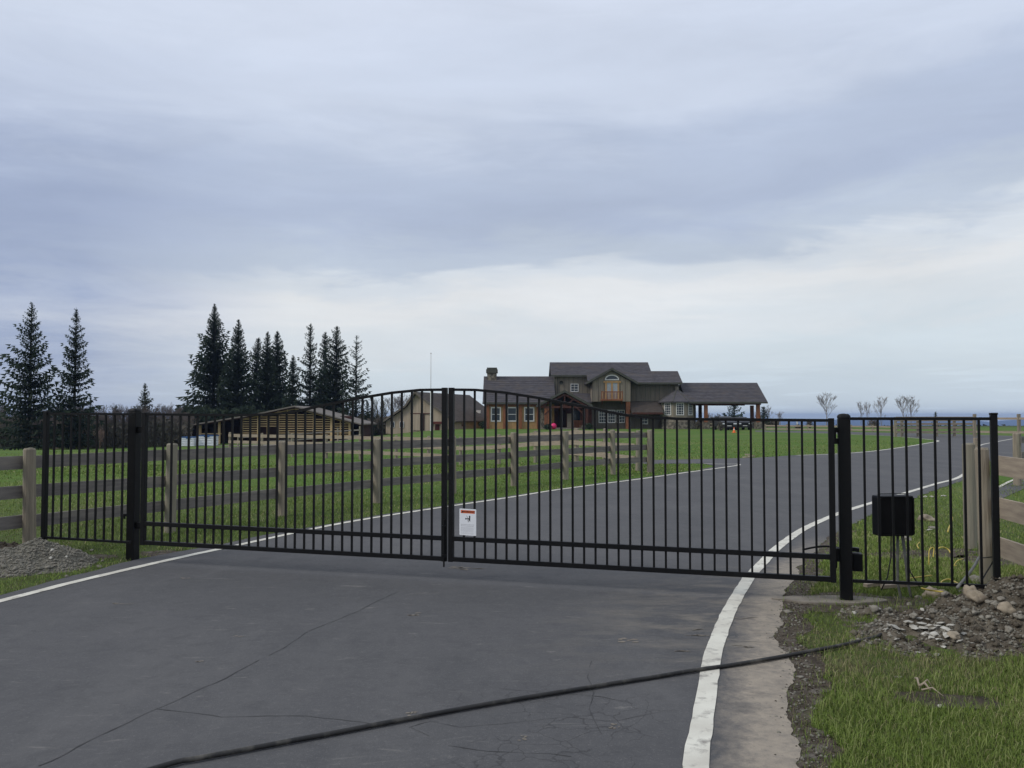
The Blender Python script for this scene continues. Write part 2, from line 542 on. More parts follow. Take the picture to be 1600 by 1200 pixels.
def asphalt_mat():
    m = bpy.data.materials.new('worn_asphalt')
    m.use_nodes = True
    n, l = m.node_tree.nodes, m.node_tree.links
    bs = n['Principled BSDF']
    bs.inputs['Roughness'].default_value = 0.88
    bs.inputs['Specular IOR Level'].default_value = 0.25
    g = n.new('ShaderNodeNewGeometry')

    def vec(st=(1, 1, 1), rot=0.0, loc=(0, 0, 0)):
        mp = n.new('ShaderNodeMapping')
        mp.inputs['Scale'].default_value = st
        mp.inputs['Rotation'].default_value = (0, 0, rot)
        mp.inputs['Location'].default_value = loc
        l.new(g.outputs['Position'], mp.inputs[0])
        return mp.outputs[0]

    def tex(v, sc, d, r=0.6, dist=0.0):
        t = n.new('ShaderNodeTexNoise')
        t.inputs['Scale'].default_value = sc
        t.inputs['Detail'].default_value = d
        t.inputs['Roughness'].default_value = r
        t.inputs['Distortion'].default_value = dist
        l.new(v, t.inputs[0])
        return t.outputs['Fac']

    def mr(f, a, b, c=0.0, d=1.0):
        x = n.new('ShaderNodeMapRange')
        for k, v in (('From Min', a), ('From Max', b), ('To Min', c), ('To Max', d)):
            x.inputs[k].default_value = v
        l.new(f, x.inputs[0])
        return x.outputs[0]

    def mul(a, b, op='MULTIPLY'):
        x = n.new('ShaderNodeMath')
        x.operation = op
        for i, v in enumerate((a, b)):
            if isinstance(v, (int, float)):
                x.inputs[i].default_value = v
            else:
                l.new(v, x.inputs[i])
        return x.outputs[0]

    def mix(f, a, b):
        x = n.new('ShaderNodeMix')
        x.data_type = 'RGBA'
        l.new(f, x.inputs[0])
        for i, v in ((6, a), (7, b)):
            if isinstance(v, tuple):
                x.inputs[i].default_value = v + (1,)
            else:
                l.new(v, x.inputs[i])
        return x.outputs[2]
    v0 = vec()
    c = mix(mr(tex(v0, 0.55, 5), 0.3, 0.7), (0.078, 0.078, 0.080), (0.102, 0.100, 0.101))
    c = mix(mr(tex(vec((1, 0.25, 1), 0.45), 0.9, 6, 0.65), 0.5, 0.72, 0, 0.75), c, (0.125, 0.122, 0.120))
    # fine aggregate speckle
    c = mix(mr(tex(v0, 70, 5, 0.8), 0.55, 0.72, 0, 0.75), c, (0.20, 0.195, 0.185))
    c = mix(mr(tex(v0, 95, 3, 0.7), 0.36, 0.27, 0, 0.6), c, (0.045, 0.045, 0.047))
    # pale scuffs and dust smears, long across the direction of travel
    sc = tex(vec((1.0, 3.4, 1), 0.12, (4, 2, 0)), 2.6, 9, 0.72, 0.6)
    sep = n.new('ShaderNodeSeparateXYZ')
    l.new(v0, sep.inputs[0])
    nearg = mr(sep.outputs['Y'], 14, 8)
    c = mix(mul(mr(sc, 0.60, 0.74, 0, 0.65), nearg), c, (0.26, 0.245, 0.22))
    # tan dust drifted against the right hand verge in front of the gate
    yy = mul(sep.outputs['Y'], 4.03, 'SUBTRACT')
    lx = mul(mul(mul(yy, 0.23), mul(mul(yy, yy), 0.0205), 'ADD'), 0.866, 'ADD')
    off = mul(sep.outputs['X'], lx, 'SUBTRACT')          # distance to the right of the painted line
    t1 = tex(vec((1, 0.8, 1), 0.2, (3, 1, 0)), 2.4, 12, 0.72, 0.5)
    t2 = tex(vec((1, 1, 1), 0, (8, 3, 0)), 11.0, 10, 0.75, 0.3)
    wobble = mul(mul(mul(t1, 0.5, 'SUBTRACT'), 1.5), mul(mul(t2, 0.5, 'SUBTRACT'), 0.5), 'ADD')
    side = mr(mul(off, mul(wobble, 0.45), 'ADD'), 0.05, 0.30)
    side = mul(side, mr(sep.outputs['Y'], 12.0, 9.0))
    c = mix(mul(side, mr(t2, 0.25, 0.60, 0.55, 1.0)), c, (0.35, 0.30, 0.235))
    c = mix(mul(side, mr(tex(v0, 26, 8, 0.75), 0.58, 0.72, 0, 0.8)), c, (0.13, 0.105, 0.08))
    dd = mul(mul(mr(off, -1.6, 0.1), mr(sep.outputs['Y'], 9.8, 8.2)), mr(sep.outputs['Y'], 5.2, 7.0))
    ds = tex(vec((1, 2.2, 1), -0.1, (1, 8, 0)), 1.7, 10, 0.7, 0.4)
    c = mix(mul(mr(ds, 0.45, 0.68, 0, 1.0), dd), c, (0.25, 0.22, 0.175))
    c = mix(mr(tex(v0, 13, 8, 0.75), 0.50, 0.74, 0, 0.45), c, (0.135, 0.132, 0.128))
    c = mix(mr(tex(v0, 5, 8, 0.7), 0.50, 0.30, 0, 0.45), c, (0.062, 0.062, 0.064))
    # alligator cracking low in the middle, fine net of dark lines
    wob = n.new('ShaderNodeMixRGB')
    wob.blend_type = 'ADD'
    wob.inputs[0].default_value = 0.35
    tcol = n.new('ShaderNodeTexNoise')
    tcol.inputs['Scale'].default_value = 3.0
    tcol.inputs['Detail'].default_value = 6
    l.new(v0, tcol.inputs[0])
    l.new(v0, wob.inputs[1])
    l.new(tcol.outputs['Color'], wob.inputs[2])
    vo = n.new('ShaderNodeTexVoronoi')
    vo.feature = 'DISTANCE_TO_EDGE'
    vo.inputs['Scale'].default_value = 5.0
    l.new(wob.outputs[0], vo.inputs['Vector'])
    crack = mr(vo.outputs['Distance'], 0.0, 0.03, 1.0, 0.0)
    area = mul(mul(mr(sep.outputs['X'], -0.7, -0.1), mr(sep.outputs['X'], 1.0, 0.7)), mr(sep.outputs['Y'], 5.6, 4.9))
    breaks = mr(tex(v0, 1.8, 4), 0.42, 0.52)
    c = mix(mul(mul(crack, area), mul(breaks, 0.55)), c, (0.028, 0.027, 0.027))
    l.new(c, bs.inputs['Base Color'])
    b = n.new('ShaderNodeBump')
    b.inputs['Strength'].default_value = 0.55
    b.inputs['Distance'].default_value = 0.006
    l.new(tex(v0, 85, 6, 0.75), b.inputs['Height'])
    l.new(b.outputs[0], bs.inputs['Normal'])
    return m


M['ground'] = ground_mat()
M['asphalt'] = asphalt_mat()
M['shoulder'] = mat('dusty_shoulder_asphalt', (0.29, 0.25, 0.20), (0.115, 0.110, 0.105), rough=0.95, scale=1.5, detail=12, lo=0.44, hi=0.60,
                    bump=0.5, bscale=70, bdist=0.006, c3=(0.13, 0.095, 0.07), s3=3.0, lo3=0.55, hi3=0.75, coords='World')
M['line'] = mat('worn_white_road_paint', (0.72, 0.70, 0.60), (0.56, 0.53, 0.45), rough=0.85, scale=3, detail=8, bump=0.5, bscale=90, bdist=0.004,
                c3=(0.28, 0.26, 0.23), s3=9, lo3=0.55, hi3=0.72, coords='World')
M['dirtedge'] = mat('crumbled_dirt_edge', (0.115, 0.090, 0.064), (0.048, 0.036, 0.025), rough=0.95, scale=12, detail=12, bump=1.0, bscale=45, bdist=0.03,
                    c3=(0.16, 0.14, 0.115), s3=7.0, lo3=0.54, hi3=0.66, coords='World')
M['crack'] = mat('dark_asphalt_crack', (0.048, 0.047, 0.047), (0.070, 0.069, 0.068), rough=0.95, scale=10, coords='World')


# ------------------------------------------------------------------ ground sheet
def axis(vals):
    out = []
    for a, b, n in vals:
        out += list(np.linspace(a, b, n, endpoint=False))
    return out + [vals[-1][1]]


xs = axis([(-9000, -900, 14), (-900, -120, 14), (-120, -40, 24), (-40, 20, 60), (20, 140, 20), (140, 900, 12), (900, 9000, 14)])
ys = axis([(-400, -20, 6), (-20, 24, 8), (24, 60, 36), (60, 132, 30), (132, 400, 20), (400, 1800, 20), (1800, 9500, 14)])
gv = np.array([(x, y, gz(x, y)) for y in ys for x in xs])
nx = len(xs)
gf = np.array([(j * nx + i, j * nx + i + 1, (j + 1) * nx + i + 1, (j + 1) * nx + i) for j in range(len(ys) - 1) for i in range(nx - 1)])
tag(np_mesh('meadow', gv, gf, M['ground']), 'green meadow and lawn spreading to the horizon', kind='structure')


def densify(pts, step, jit, seed=0, loop=True):
    """resample an outline and roughen it"""
    rnd = random.Random(seed)
    out = []
    n = len(pts)
    for i in range(n if loop else n - 1):
        a, b = Vector(pts[i][:2]), Vector(pts[(i + 1) % n][:2])
        L = (b - a).length
        k = max(1, min(int(L / step), 160))
        nrm = Vector((-(b - a).y, (b - a).x))
        if nrm.length > 0:
            nrm.normalize()
        for q in range(k):
            p = a.lerp(b, q / k)
            j = (mnoise.noise(Vector((p.x * 1.3, p.y * 1.3, seed))) * 0.8 + mnoise.noise(Vector((p.x * 4.1, p.y * 4.1, seed + 5))) * 0.45 + mnoise.noise(Vector((p.x * 13, p.y * 13, seed + 7))) * 0.16 +
                 mnoise.noise(Vector((p.x * 34, p.y * 34, seed + 9))) * 0.09) * jit
            out.append(p + nrm * j)
    if not loop:
        out.append(Vector(pts[-1][:2]))
    return out


def sheet(name, outline, z, m, label=None, kind='structure', parent=None):
    tri = tessellate_polygon([[Vector((p[0], p[1], 0)) for p in outline]])
    mb = MB()
    mb.add([(p[0], p[1], z) for p in outline], [tuple(t) for t in tri])
    o = mb.done(name, m, parent, fix=False)
    me = o.data
    if sum(p.normal.z for p in me.polygons) < 0:
        me.flip_normals()
    return tag(o, label, kind=kind)


def smooth_path(pts, step=0.12):
    """Catmull-Rom through 2D points"""
    P_ = [Vector(p[:2]) for p in pts]
    P_ = [P_[0] * 2 - P_[1]] + P_ + [P_[-1] * 2 - P_[-2]]
    out = []
    for i in range(1, len(P_) - 2):
        a, b, c, d = P_[i - 1:i + 3]
        k = max(2, int((c - b).length / step))
        for q in range(k):
            t = q / k
            out.append(0.5 * ((2 * b) + (c - a) * t + (2 * a - 5 * b + 4 * c - d) * t * t + (3 * b - a - 3 * c + d) * t ** 3))
    out.append(P_[-2])
    return out


def ribbon(name, path, w, z, m, label=None, rag=0.0, parent=None, kind='structure', wend=None):
    mb = MB()
    n = len(path)
    vs = []
    for i, p in enumerate(path):
        d = (path[min(i + 1, n - 1)] - path[max(i - 1, 0)]).normalized()
        s = Vector((-d.y, d.x))
        ww = w if wend is None else w + (wend - w) * i / (n - 1)
        a = ww / 2 + rag * mnoise.noise(Vector((p.x * 14, p.y * 14, 1))) * .8
        b = ww / 2 + rag * mnoise.noise(Vector((p.x * 14, p.y * 14, 9))) * .8
        zz = z + gz(p.x, p.y)
        vs += [(p.x + s.x * a, p.y + s.y * a, zz), (p.x - s.x * b, p.y - s.y * b, zz)]
    mb.add(vs, [(2 * i + 1, 2 * i + 3, 2 * i + 2, 2 * i) for i in range(n - 1)])
    return tag(mb.done(name, m, parent, fix=False), label, kind=kind)


g2 = lambda *a: [G(*p) for p in a]
left_edge = [Vector((-6.9, -6, 0)), Vector((-6.2, 0, 0)), Vector((-5.6, 4, 0))] + g2(
    (0, 930), (150, 892), (217, 874), (325, 855), (430, 834), (506, 820.8), (590, 805.8), (690, 791), (800, 775), (930, 756), (1019, 744.5),
    (1090, 735), (1118, 728.5))
path_near = g2((1098, 724.6), (1020, 725)) + [Vector((3.6, 30.2, 0))]
path_far = [Vector((3.7, 32.4, 0))] + g2((1020, 719), (1100, 717.5), (1180, 715.5), (1246, 711.2), (1311, 708.8), (1364, 704.6), (1416, 697.6), (1450, 691.8),
                                         (1464, 689.6), (1458, 686.8), (1424, 683.5), (1390, 681), (1295, 677.2), (1180, 674.5))
far_edge = g2((1180, 672.7), (1295, 674.2), (1390, 676.3), (1500, 678.5), (1560, 680.5), (1640, 683)) + [Vector((80, 60, 0))] + g2(
    (1650, 700), (1640, 712), (1570, 716), (1528, 724), (1513, 745))
right_edge = g2((1504, 750.5), (1440, 774), (1400, 789), (1350, 811), (1300, 838), (1262, 868), (1238, 905), (1224, 944), (1217, 985), (1212, 1012),
                (1226, 1040), (1234, 1080), (1240, 1130), (1247, 1200)) + [Vector((1.30, 2, 0)), Vector((1.4, -2, 0)), Vector((1.5, -6, 0))]
road = densify(left_edge, 0.15, 0.07, 3, False)[:-1] + [Vector(p[:2]) for p in [left_edge[-1]] + path_near + path_far + far_edge] + \
    densify(right_edge, 0.025, 0.10, 5, False)
sheet('driveway', road, 0.008, M['asphalt'], 'grey asphalt driveway curving from the gate to the house')
ROAD = np.array([(p[0], p[1]) for p in road])

right_line = smooth_path([Vector((0.22, 0.5)), Vector((0.53, 2.4))] + [G(*p) for p in (
    (1088, 1200), (1094.5, 1150), (1100, 1112), (1105.5, 1075), (1113, 1031), (1119.5, 1006), (1134, 969), (1140.5, 954), (1167, 909), (1194, 878), (1216, 856), (1257, 827), (1308.6, 804), (1350.6, 790),
    (1408, 773), (1461, 757), (1504, 743))] + [Vector((18.5, 34)), G(1530, 697), G(1560, 690), G(1585, 685.3)])
left_line = smooth_path([Vector((-6.3, 0)), Vector((-5.5, 4))] + [G(*p) for p in (
    (0, 941), (100, 915), (200, 891), (287.5, 871), (362.5, 855), (506, 824), (590, 809), (690, 793.6), (800, 777.4), (860, 767.5), (930, 758),
    (1000, 749), (1060, 740.5), (1107.6, 734), (1140, 729.5))])
ribbon('edge_line', left_line, 0.105, 0.0125, M['line'], 'long white painted line along the left edge of the driveway', 0.014)
ribbon('edge_line', right_line, 0.118, 0.0125, M['line'], 'curved white painted line along the right edge of the driveway', 0.012)
ribbon('edge_line', smooth_path(g2((1139, 729.6), (1150, 728), (1155, 726.8), (1150, 725.6), (1126, 725.6), (1099, 724.9))), 0.11, 0.0135, M['line'],
       'white line hooking round at the side path corner', 0.01)
ribbon('edge_line', smooth_path(g2((1246, 711.8), (1311, 709.4), (1364, 705.2), (1416, 698.2), (1450, 692.6), (1463, 690.4), (1466, 689.3), (1463, 688.2), (1452, 687), (1424, 684.2),
                                   (1390, 681.6), (1340, 679.4), (1295, 677.8), (1240, 676.4), (1180, 675.2))), 0.14, 0.0125, M['line'],
       'white line round the tip of the house lawn', 0.01)

# crumbled dirt strip beyond the asphalt edge
core = [p for p in densify(right_edge, 0.025, 0.10, 5, False) if 0.5 < p.y < 12.5]
outer = []
for i, p in enumerate(core):
    w = 0.16 + 0.10 * mnoise.noise(Vector((p.x * 2, p.y * 2, 3))) + 0.05 * mnoise.noise(Vector((p.x * 9, p.y * 9, 4)))
    if p.y > 5.2:
        w += 0.05
    outer.append(p + Vector((max(w, 0.05), 0)))
sheet('dirt_edge', [Vector((p.x - 0.12, p.y)) for p in core] + outer[::-1], 0.004, M['dirtedge'], 'crumbled dark dirt along the right edge of the asphalt')
DIRT = [np.array([(p.x, p.y) for p in core + outer[::-1]])]


def blob(cx, cy, rx, ry, rot=0.0, n=40, jit=0.25, seed=0):
    out = []
    for k in range(n):
        a = 2 * pi * k / n
        r = 1 + jit * mnoise.noise(Vector((cos(a) * 1.7, sin(a) * 1.7, seed))) + jit * 0.5 * mnoise.noise(Vector((cos(a) * 5, sin(a) * 5, seed + 3)))
        x, y = cos(a) * rx * r, sin(a) * ry * r
        out.append(Vector((cx + x * cos(rot) - y * sin(rot), cy + x * sin(rot) + y * cos(rot))))
    return out


for (cx, cy, rx, ry, rot, sd, lab) in (
        (2.95, 7.7, 0.75, 0.40, -0.1, 3, 'bare brown dirt round the foot of the right gate post'),
        (2.52, 5.05, 0.34, 0.13, -0.15, 8, 'torn patch of brown dirt in the near grass'),
        (-4.1, 10.35, 0.5, 0.22, -0.2, 5, 'scraped brown dirt beside the left gate post'),
        (-5.1, 10.1, 0.55, 0.2, 0.1, 6, 'thin bare dirt under the left fence panel'),
        (5.0, 10.4, 0.75, 0.32, 0.3, 7, 'dark dug soil among the grass behind the right panel'),
        (3.55, 10.4, 0.5, 0.22, 0.2, 9, 'small bare dirt scrape behind the right gate post'),
        (5.55, 9.9, 0.5, 0.4, 0.2, 11, 'dark soil under the wooden fence on the right'),
        (5.9, 15.2, 0.8, 0.35, 0.5, 13, 'bare verge soil beside the curved white line')):
    bl = blob(cx, cy, rx, ry, rot, 44, 0.45, sd)
    sheet('dirt_patch', bl, 0.003, M['dirtedge'] if sd != 8 else M['earth'], lab)
    DIRT.append(np.array([(p.x, p.y) for p in bl]))

# small side apron on the far right with its white edge
ap = g2((1528, 771), (1568, 760), (1604, 745), (1660, 735), (1660, 762), (1600, 764), (1560, 782))
sheet('side_apron', ap, 0.007, M['asphalt'], 'small piece of asphalt path beyond the right-hand wooden fence')
ribbon('edge_line', smooth_path(g2((1540, 767), (1561, 761), (1582, 751), (1610, 742))), 0.08, 0.0115, M['line'], 'thin white line beyond the right-hand wooden fence')

# long seams in the asphalt: thin dark cracks
crk = MB()


def crack(pts, w, seed):
    path = densify([G(*p) for p in pts], 0.05, 0.035, seed, False)
    n = len(path)
    vs = []
    for i, p in enumerate(path):
        d = (path[min(i + 1, n - 1)] - path[max(i - 1, 0)]).normalized()
        s = Vector((-d.y, d.x)) * w / 2 * (0.5 + abs(mnoise.noise(Vector((p.x * 7, p.y * 7, seed)))) * 1.8)
        vs += [(p.x + s.x, p.y + s.y, 0.0105), (p.x - s.x, p.y - s.y, 0.0105)]
    crk.add(vs, [(2 * i + 1, 2 * i + 3, 2 * i + 2, 2 * i) for i in range(n - 1) if mnoise.noise(Vector((i * .13, seed, 1))) > -.42])


crack([(620, 926), (560, 955), (480, 990), (440, 1017), (350, 1062), (300, 1085), (245, 1110), (120, 1170), (60, 1200)], 0.006, 2)
crack([(245, 1110), (300, 1116), (345, 1123), (400, 1122), (480, 1122), (560, 1131), (605, 1137)], 0.005, 3)
crack([(640, 1140), (700, 1168), (760, 1176), (860, 1180), (960, 1195)], 0.004, 4)
crack([(780, 1078), (850, 1083), (940, 1090), (990, 1102)], 0.0035, 5)
crack([(925, 1035), (920, 1060), (932, 1085), (925, 1110), (940, 1150)], 0.0035, 6)
crack([(990, 990), (1060, 1000), (1130, 1002), (1205, 1006)], 0.004, 7)
crack([(640, 1140), (672, 1130), (720, 1140), (800, 1132), (880, 1122), (960, 1128), (1040, 1112)], 0.0035, 8)
tag(crk.done('asphalt_crack', M['crack'], fix=False), 'thin dark cracks wandering over the near asphalt', kind='stuff')
# small pale scuffs
scf = MB()
rs = random.Random(4)
for (px, py, w, h) in ((646, 961, .075, .045), (980, 1002, .09, .07), (960, 1138, .04, .03), (372, 996, .05, .02), (640, 1118, .05, .03), (1075, 985, .16, .02),
                       (1100, 995, .2, .02), (1160, 1012, .12, .03), (1065, 1020, .10, .02), (740, 890, .22, .05), (712, 888, .12, .05), (1150, 968, .25, .02),
                       (310, 1035, .05, .02), (290, 905, .1, .02), (190, 945, .14, .02), (818, 1157, .04, .03)):
    c = G(px, py)
    for _ in range(6):
        q = blob(c.x + rs.uniform(-w, w) * .6, c.y + rs.uniform(-h, h) * 1.2, w * rs.uniform(.15, .4), h * rs.uniform(.15, .35), rs.uniform(-.5, .5), 9, .6, rs.random() * 9)
        scf.add([(p.x, p.y, 0.0108) for p in q], [tuple(range(9))])
tag(scf.done('asphalt_scuff', M['concrete'], fix=False), 'small pale dusty scuffs on the asphalt', kind='stuff')

# ------------------------------------------------------------------ haze, mountains, far woodland


def ridge(name, D0, prof, depth, zb, label, m, seed, n=260):
    xs_ = np.linspace(prof[0][0], prof[-1][0], n)
    pz = np.interp(xs_, [p[0] for p in prof], [p[1] for p in prof])
    vs = []
    K = 9
    for j in range(K):
        t = j / (K - 1)
        for i in range(n):
            D = D0 + depth * (t - 1)
            y = pz[i]
            top = P(xs_[i], y, D0)
            h = zb + (top.z - zb) * (math.sin(t * pi / 2) ** 1.3)
            h += mnoise.fractal(Vector((top.x / 600, D / 600, seed)), 1.0, 2.0, 5) * (top.z - zb) * 0.16 * (0.35 + t)
            vs.append((top.x * (D / D0) ** 0.3, D, h))
    vs = np.array(vs)
    fs = np.array([(j * n + i, j * n + i + 1, (j + 1) * n + i + 1, (j + 1) * n + i) for j in range(K - 1) for i in range(n - 1)])
    return tag(np_mesh(name, vs, fs, m), label, kind='structure')


ridge('mountains', 7400, [(-900, 654), (300, 658), (900, 658), (1150, 658), (1240, 655), (1300, 655.5), (1380, 657), (1440, 654), (1480, 653.5), (1510, 656.5), (1540, 660.5),
                          (1565, 657.5), (1600, 654), (1660, 651), (1800, 654), (2400, 658)], 1500, -74, 'blue mountain range on the far horizon', M['mountain'], 2)
ridge('far_hills', 4300, [(-900, 662), (300, 664), (900, 665), (1200, 665.5), (1400, 665), (1500, 666), (1540, 666.5), (1600, 664.5), (1800, 664), (2400, 665)],
      900, -74.5, 'low dark hills in front of the blue mountains', M['farwood'], 5)

hz = MB().box(-7000, 7000, -30, 8600, -82, 27)
mh = bpy.data.materials.new('pale_haze')
mh.use_nodes = True
nn = mh.node_tree.nodes
nn.remove(nn['Principled BSDF'])
pv = nn.new('ShaderNodeVolumePrincipled')
pv.inputs['Color'].default_value = (0.42, 0.58, 0.92, 1)
pv.inputs['Density'].default_value = 0.00015
pv.inputs['Anisotropy'].default_value = 0.2
mh.node_tree.links.new(pv.outputs[0], nn['Material Output'].inputs['Volume'])
tag(hz.done('haze', mh), 'thin blue haze over the valley', kind='stuff')

# ------------------------------------------------------------------ the driveway gate
GL, GR = Vector((-4.16, 9.68, 0)), Vector((2.87, 7.65, 0))       # outer edges of the two leaves
GD = GR - GL
GN = Vector((GD.y, -GD.x, 0)).normalized()                         # towards the road side
ARCH = [(0, .273), (.04, .270), (.084, .241), (.13, .190), (.161, .148), (.19, .108), (.205, .089), (.222, .06), (.25, .024), (.28, .006), (.34, 0), (.6, 0)]


def gp(t):
    return GL + GD * t


def bot(t):
    return 0.216 - 0.030 * t


def top(t):
    s = abs(t - 0.5)
    return 1.690 - 0.060 * t + float(np.interp(s, [a for a, b in ARCH], [b for a, b in ARCH])) + (0.004 if s < .3 else 0)


def midz(t):
    return 0.475 - 0.046 * t


unit_bar = None


def picket(parent, x, y, z0, z1, ang, r=0.0095, name='picket'):
    """one upright, sharing a unit bar mesh"""
    global unit_bar
    if unit_bar is None:
        o = MB().box(-0.5, 0.5, -0.5, 0.5, 0, 1).done('picket', M['steel'])
        unit_bar = o.data
        bpy.data.objects.remove(o)
        for v in unit_bar.vertices:
            v.co.z += 0.0
    o = bpy.data.objects.new(name, unit_bar)
    COL.objects.link(o)
    o.parent = parent
    off = world_of(parent)
    zz = z0
    o.location = (x - off.x, y - off.y, zz - off.z)
    o.scale = (r * 2, r * 2, z1 - z0)
    o.rotation_euler = (0, 0, ang)
    return o


# the unit mesh must start at z = 0 and be centred in x and y
_o = MB().box(-0.5, 0.5, -0.5, 0.5, 0, 1).done('picket', M['steel'])
unit_bar = _o.data
bpy.data.objects.remove(_o)
GANG = atan2(GD.y, GD.x)


def sweep(mb, pts, w, h):
    """flat bar of width w (across the gate) and height h through points"""
    vs, n = [], len(pts)
    for i, p in enumerate(pts):
        d = (pts[min(i + 1, n - 1)] - pts[max(i - 1, 0)]).normalized()
        s = d.cross(Vector((0, 0, 1))).normalized()
        u = s.cross(d).normalized()
        vs += [p - s * w / 2 - u * h / 2, p + s * w / 2 - u * h / 2, p + s * w / 2 + u * h / 2, p - s * w / 2 + u * h / 2]
    fs = [(0, 3, 2, 1), tuple(4 * (n - 1) + k for k in range(4))]
    for i in range(n - 1):
        for k in range(4):
            k2 = (k + 1) % 4
            fs.append((4 * i + k, 4 * i + k2, 4 * i + 4 + k2, 4 * i + 4 + k))
    mb.add(vs, fs)
    return mb


def leaf(t0, t1, label, hinge_left):
    a = gp(t0 if hinge_left else t1)
    root = thing('driveway_gate', label, 'gate', (a.x, a.y, 0), 'leaves of the double driveway gate')
    L = GD.length
    w = 0.051
    dt = w / L
    for t in (t0 + dt / 2, t1 - dt / 2):
        p = gp(t)
        zt = top(t) + 0.006
        c = Vector((p.x, p.y, 0))
        MB().bar(c + Vector((0, 0, bot(t) - 0.002)), c + Vector((0, 0, zt)), w, w, up=GN).done('stile', M['steel'], root, bevel=0.003)
    n = 46
    ts = np.linspace(t0 + dt, t1 - dt, n)
    sweep(MB(), [gp(t) + Vector((0, 0, top(t) - 0.014)) for t in ts], 0.038, 0.026).done('top_rail', M['steel'], root)
    MB().bar(gp(t0 + dt) + Vector((0, 0, bot(t0) + 0.025)), gp(t1 - dt) + Vector((0, 0, bot(t1) + 0.025)), w - .004, 0.046).done('bottom_rail', M['steel'], root, bevel=0.003)
    MB().bar(gp(t0 + dt) + Vector((0, 0, midz(t0) - 0.022)), gp(t1 - dt) + Vector((0, 0, midz(t1) - 0.022)), w - .006, 0.046).done('middle_rail', M['steel'], root, bevel=0.003)
    for k in range(31):
        t = t0 + dt + (t1 - t0 - 2 * dt) * (k + 1) / 32
        p = gp(t)
        picket(root, p.x, p.y, bot(t) + 0.045, top(t) - 0.02, GANG + random.uniform(-.02, .02))
    return root


leafL = leaf(0.0, 0.4985, 'left leaf of the black steel gate, with the drop rod at its meeting edge', True)
leafR = leaf(0.5015, 1.0, 'right leaf of the black steel gate, the one carrying the warning sign', False)
p = gp(0.4965) + GN * 0.04
MB().tube([p + Vector((0, 0, 0.15)), p + Vector((0, 0, 0.62))], 0.0085, 8).done('drop_rod', M['steel'], leafL)
pg = MB()
for z in (0.26, 0.55):
    q = gp(0.4965) + GN * 0.034
    MB().bar(q + Vector((-.02, 0, z)), q + Vector((.02, 0, z)), 0.03, 0.02).done('rod_guide', M['steel'], leafL)

# warning sign hung on the right leaf
sd = GD.normalized()
sgn_c = gp(0.5305) + GN * 0.030
S0 = Vector((sgn_c.x, sgn_c.y, 0.468))
SW, SH = 0.176, 0.262


def sg(u, v, d=0.0):
    """point on the sign face: u across from the left, v up, both in metres"""
    q = S0 + sd * (u - SW / 2) + GN * d
    return Vector((q.x, q.y, S0.z + v + 0.005 * (1 - u / SW)))


sign = MB()
loop = []
R_ = 0.008
for (cx, cy, a0) in ((SW - R_, R_, -pi / 2), (SW - R_, SH - R_, 0), (R_, SH - R_, pi / 2), (R_, R_, pi)):
    for k in range(4):
        a = a0 + k * pi / 6
        loop.append((cx + cos(a) * R_, cy + sin(a) * R_))
vs = [sg(u, v, 0) for u, v in loop] + [sg(u, v, 0.003) for u, v in loop]
n = len(loop)
sign.add(vs, [tuple(range(n - 1, -1, -1)), tuple(range(n, 2 * n))] + [(i, (i + 1) % n, n + (i + 1) % n, n + i) for i in range(n)])
so = sign.done('warning_sign', M['signwhite'])
tag(so, 'small white warning sign with an orange header, fixed low on the gate beside the centre', 'sign')


def sq(u0, u1, v0, v1, d=0.0036):
    return MB().add([sg(u0, v0, d), sg(u1, v0, d), sg(u1, v1, d), sg(u0, v1, d)], [(0, 1, 2, 3)])


sq(0.014, SW - 0.014, SH - 0.044, SH - 0.014).done('header_band', M['orange'], so, fix=False)


def text_on(body, u, v, size, parent, name, m):
    cu = bpy.data.curves.new(name, 'FONT')
    cu.body = body
    cu.size = size
    cu.align_x = 'CENTER'
    cu.align_y = 'CENTER'
    cu.offset = size * 0.03
    me_o = bpy.data.objects.new(name, cu)
    COL.objects.link(me_o)
    dg = bpy.context.evaluated_depsgraph_get()
    me = bpy.data.meshes.new_from_object(me_o.evaluated_get(dg))
    bpy.data.objects.remove(me_o)
    me.materials.clear()
    me.materials.append(m)
    off = world_of(parent)
    for vtx in me.vertices:
        q = sg(u + vtx.co.x, v + vtx.co.y, 0.0042) - off
        vtx.co = q
    o = bpy.data.objects.new(name, me)
    COL.objects.link(o)
    o.parent = parent


text_on('WARNING', SW / 2 + 0.010, SH - 0.029, 0.0262, so, 'lettering', M['ink'])
MB().add([sg(0.019, SH - 0.039, .004), sg(0.042, SH - 0.039, .004), sg(0.0305, SH - 0.019, .004)], [(0, 1, 2)]).done('warning_triangle', M['ink'], so, fix=False)
pc = MB()
# pictogram: a figure struck between the moving gate and a post
ring = [(0.068 + 0.008 * cos(a), SH - 0.098 + 0.008 * sin(a)) for a in [k * pi / 6 for k in range(12)]]
pc.add([sg(u, v, .004) for u, v in ring], [tuple(range(12))])


def strip(u0, v0, u1, v1, w):
    a, b = Vector((u0, v0)), Vector((u1, v1))
    nrm = Vector((-(b - a).y, (b - a).x)).normalized() * w / 2
    pc.add([sg(*(a + nrm), .004), sg(*(a - nrm), .004), sg(*(b - nrm), .004), sg(*(b + nrm), .004)], [(0, 1, 2, 3)])


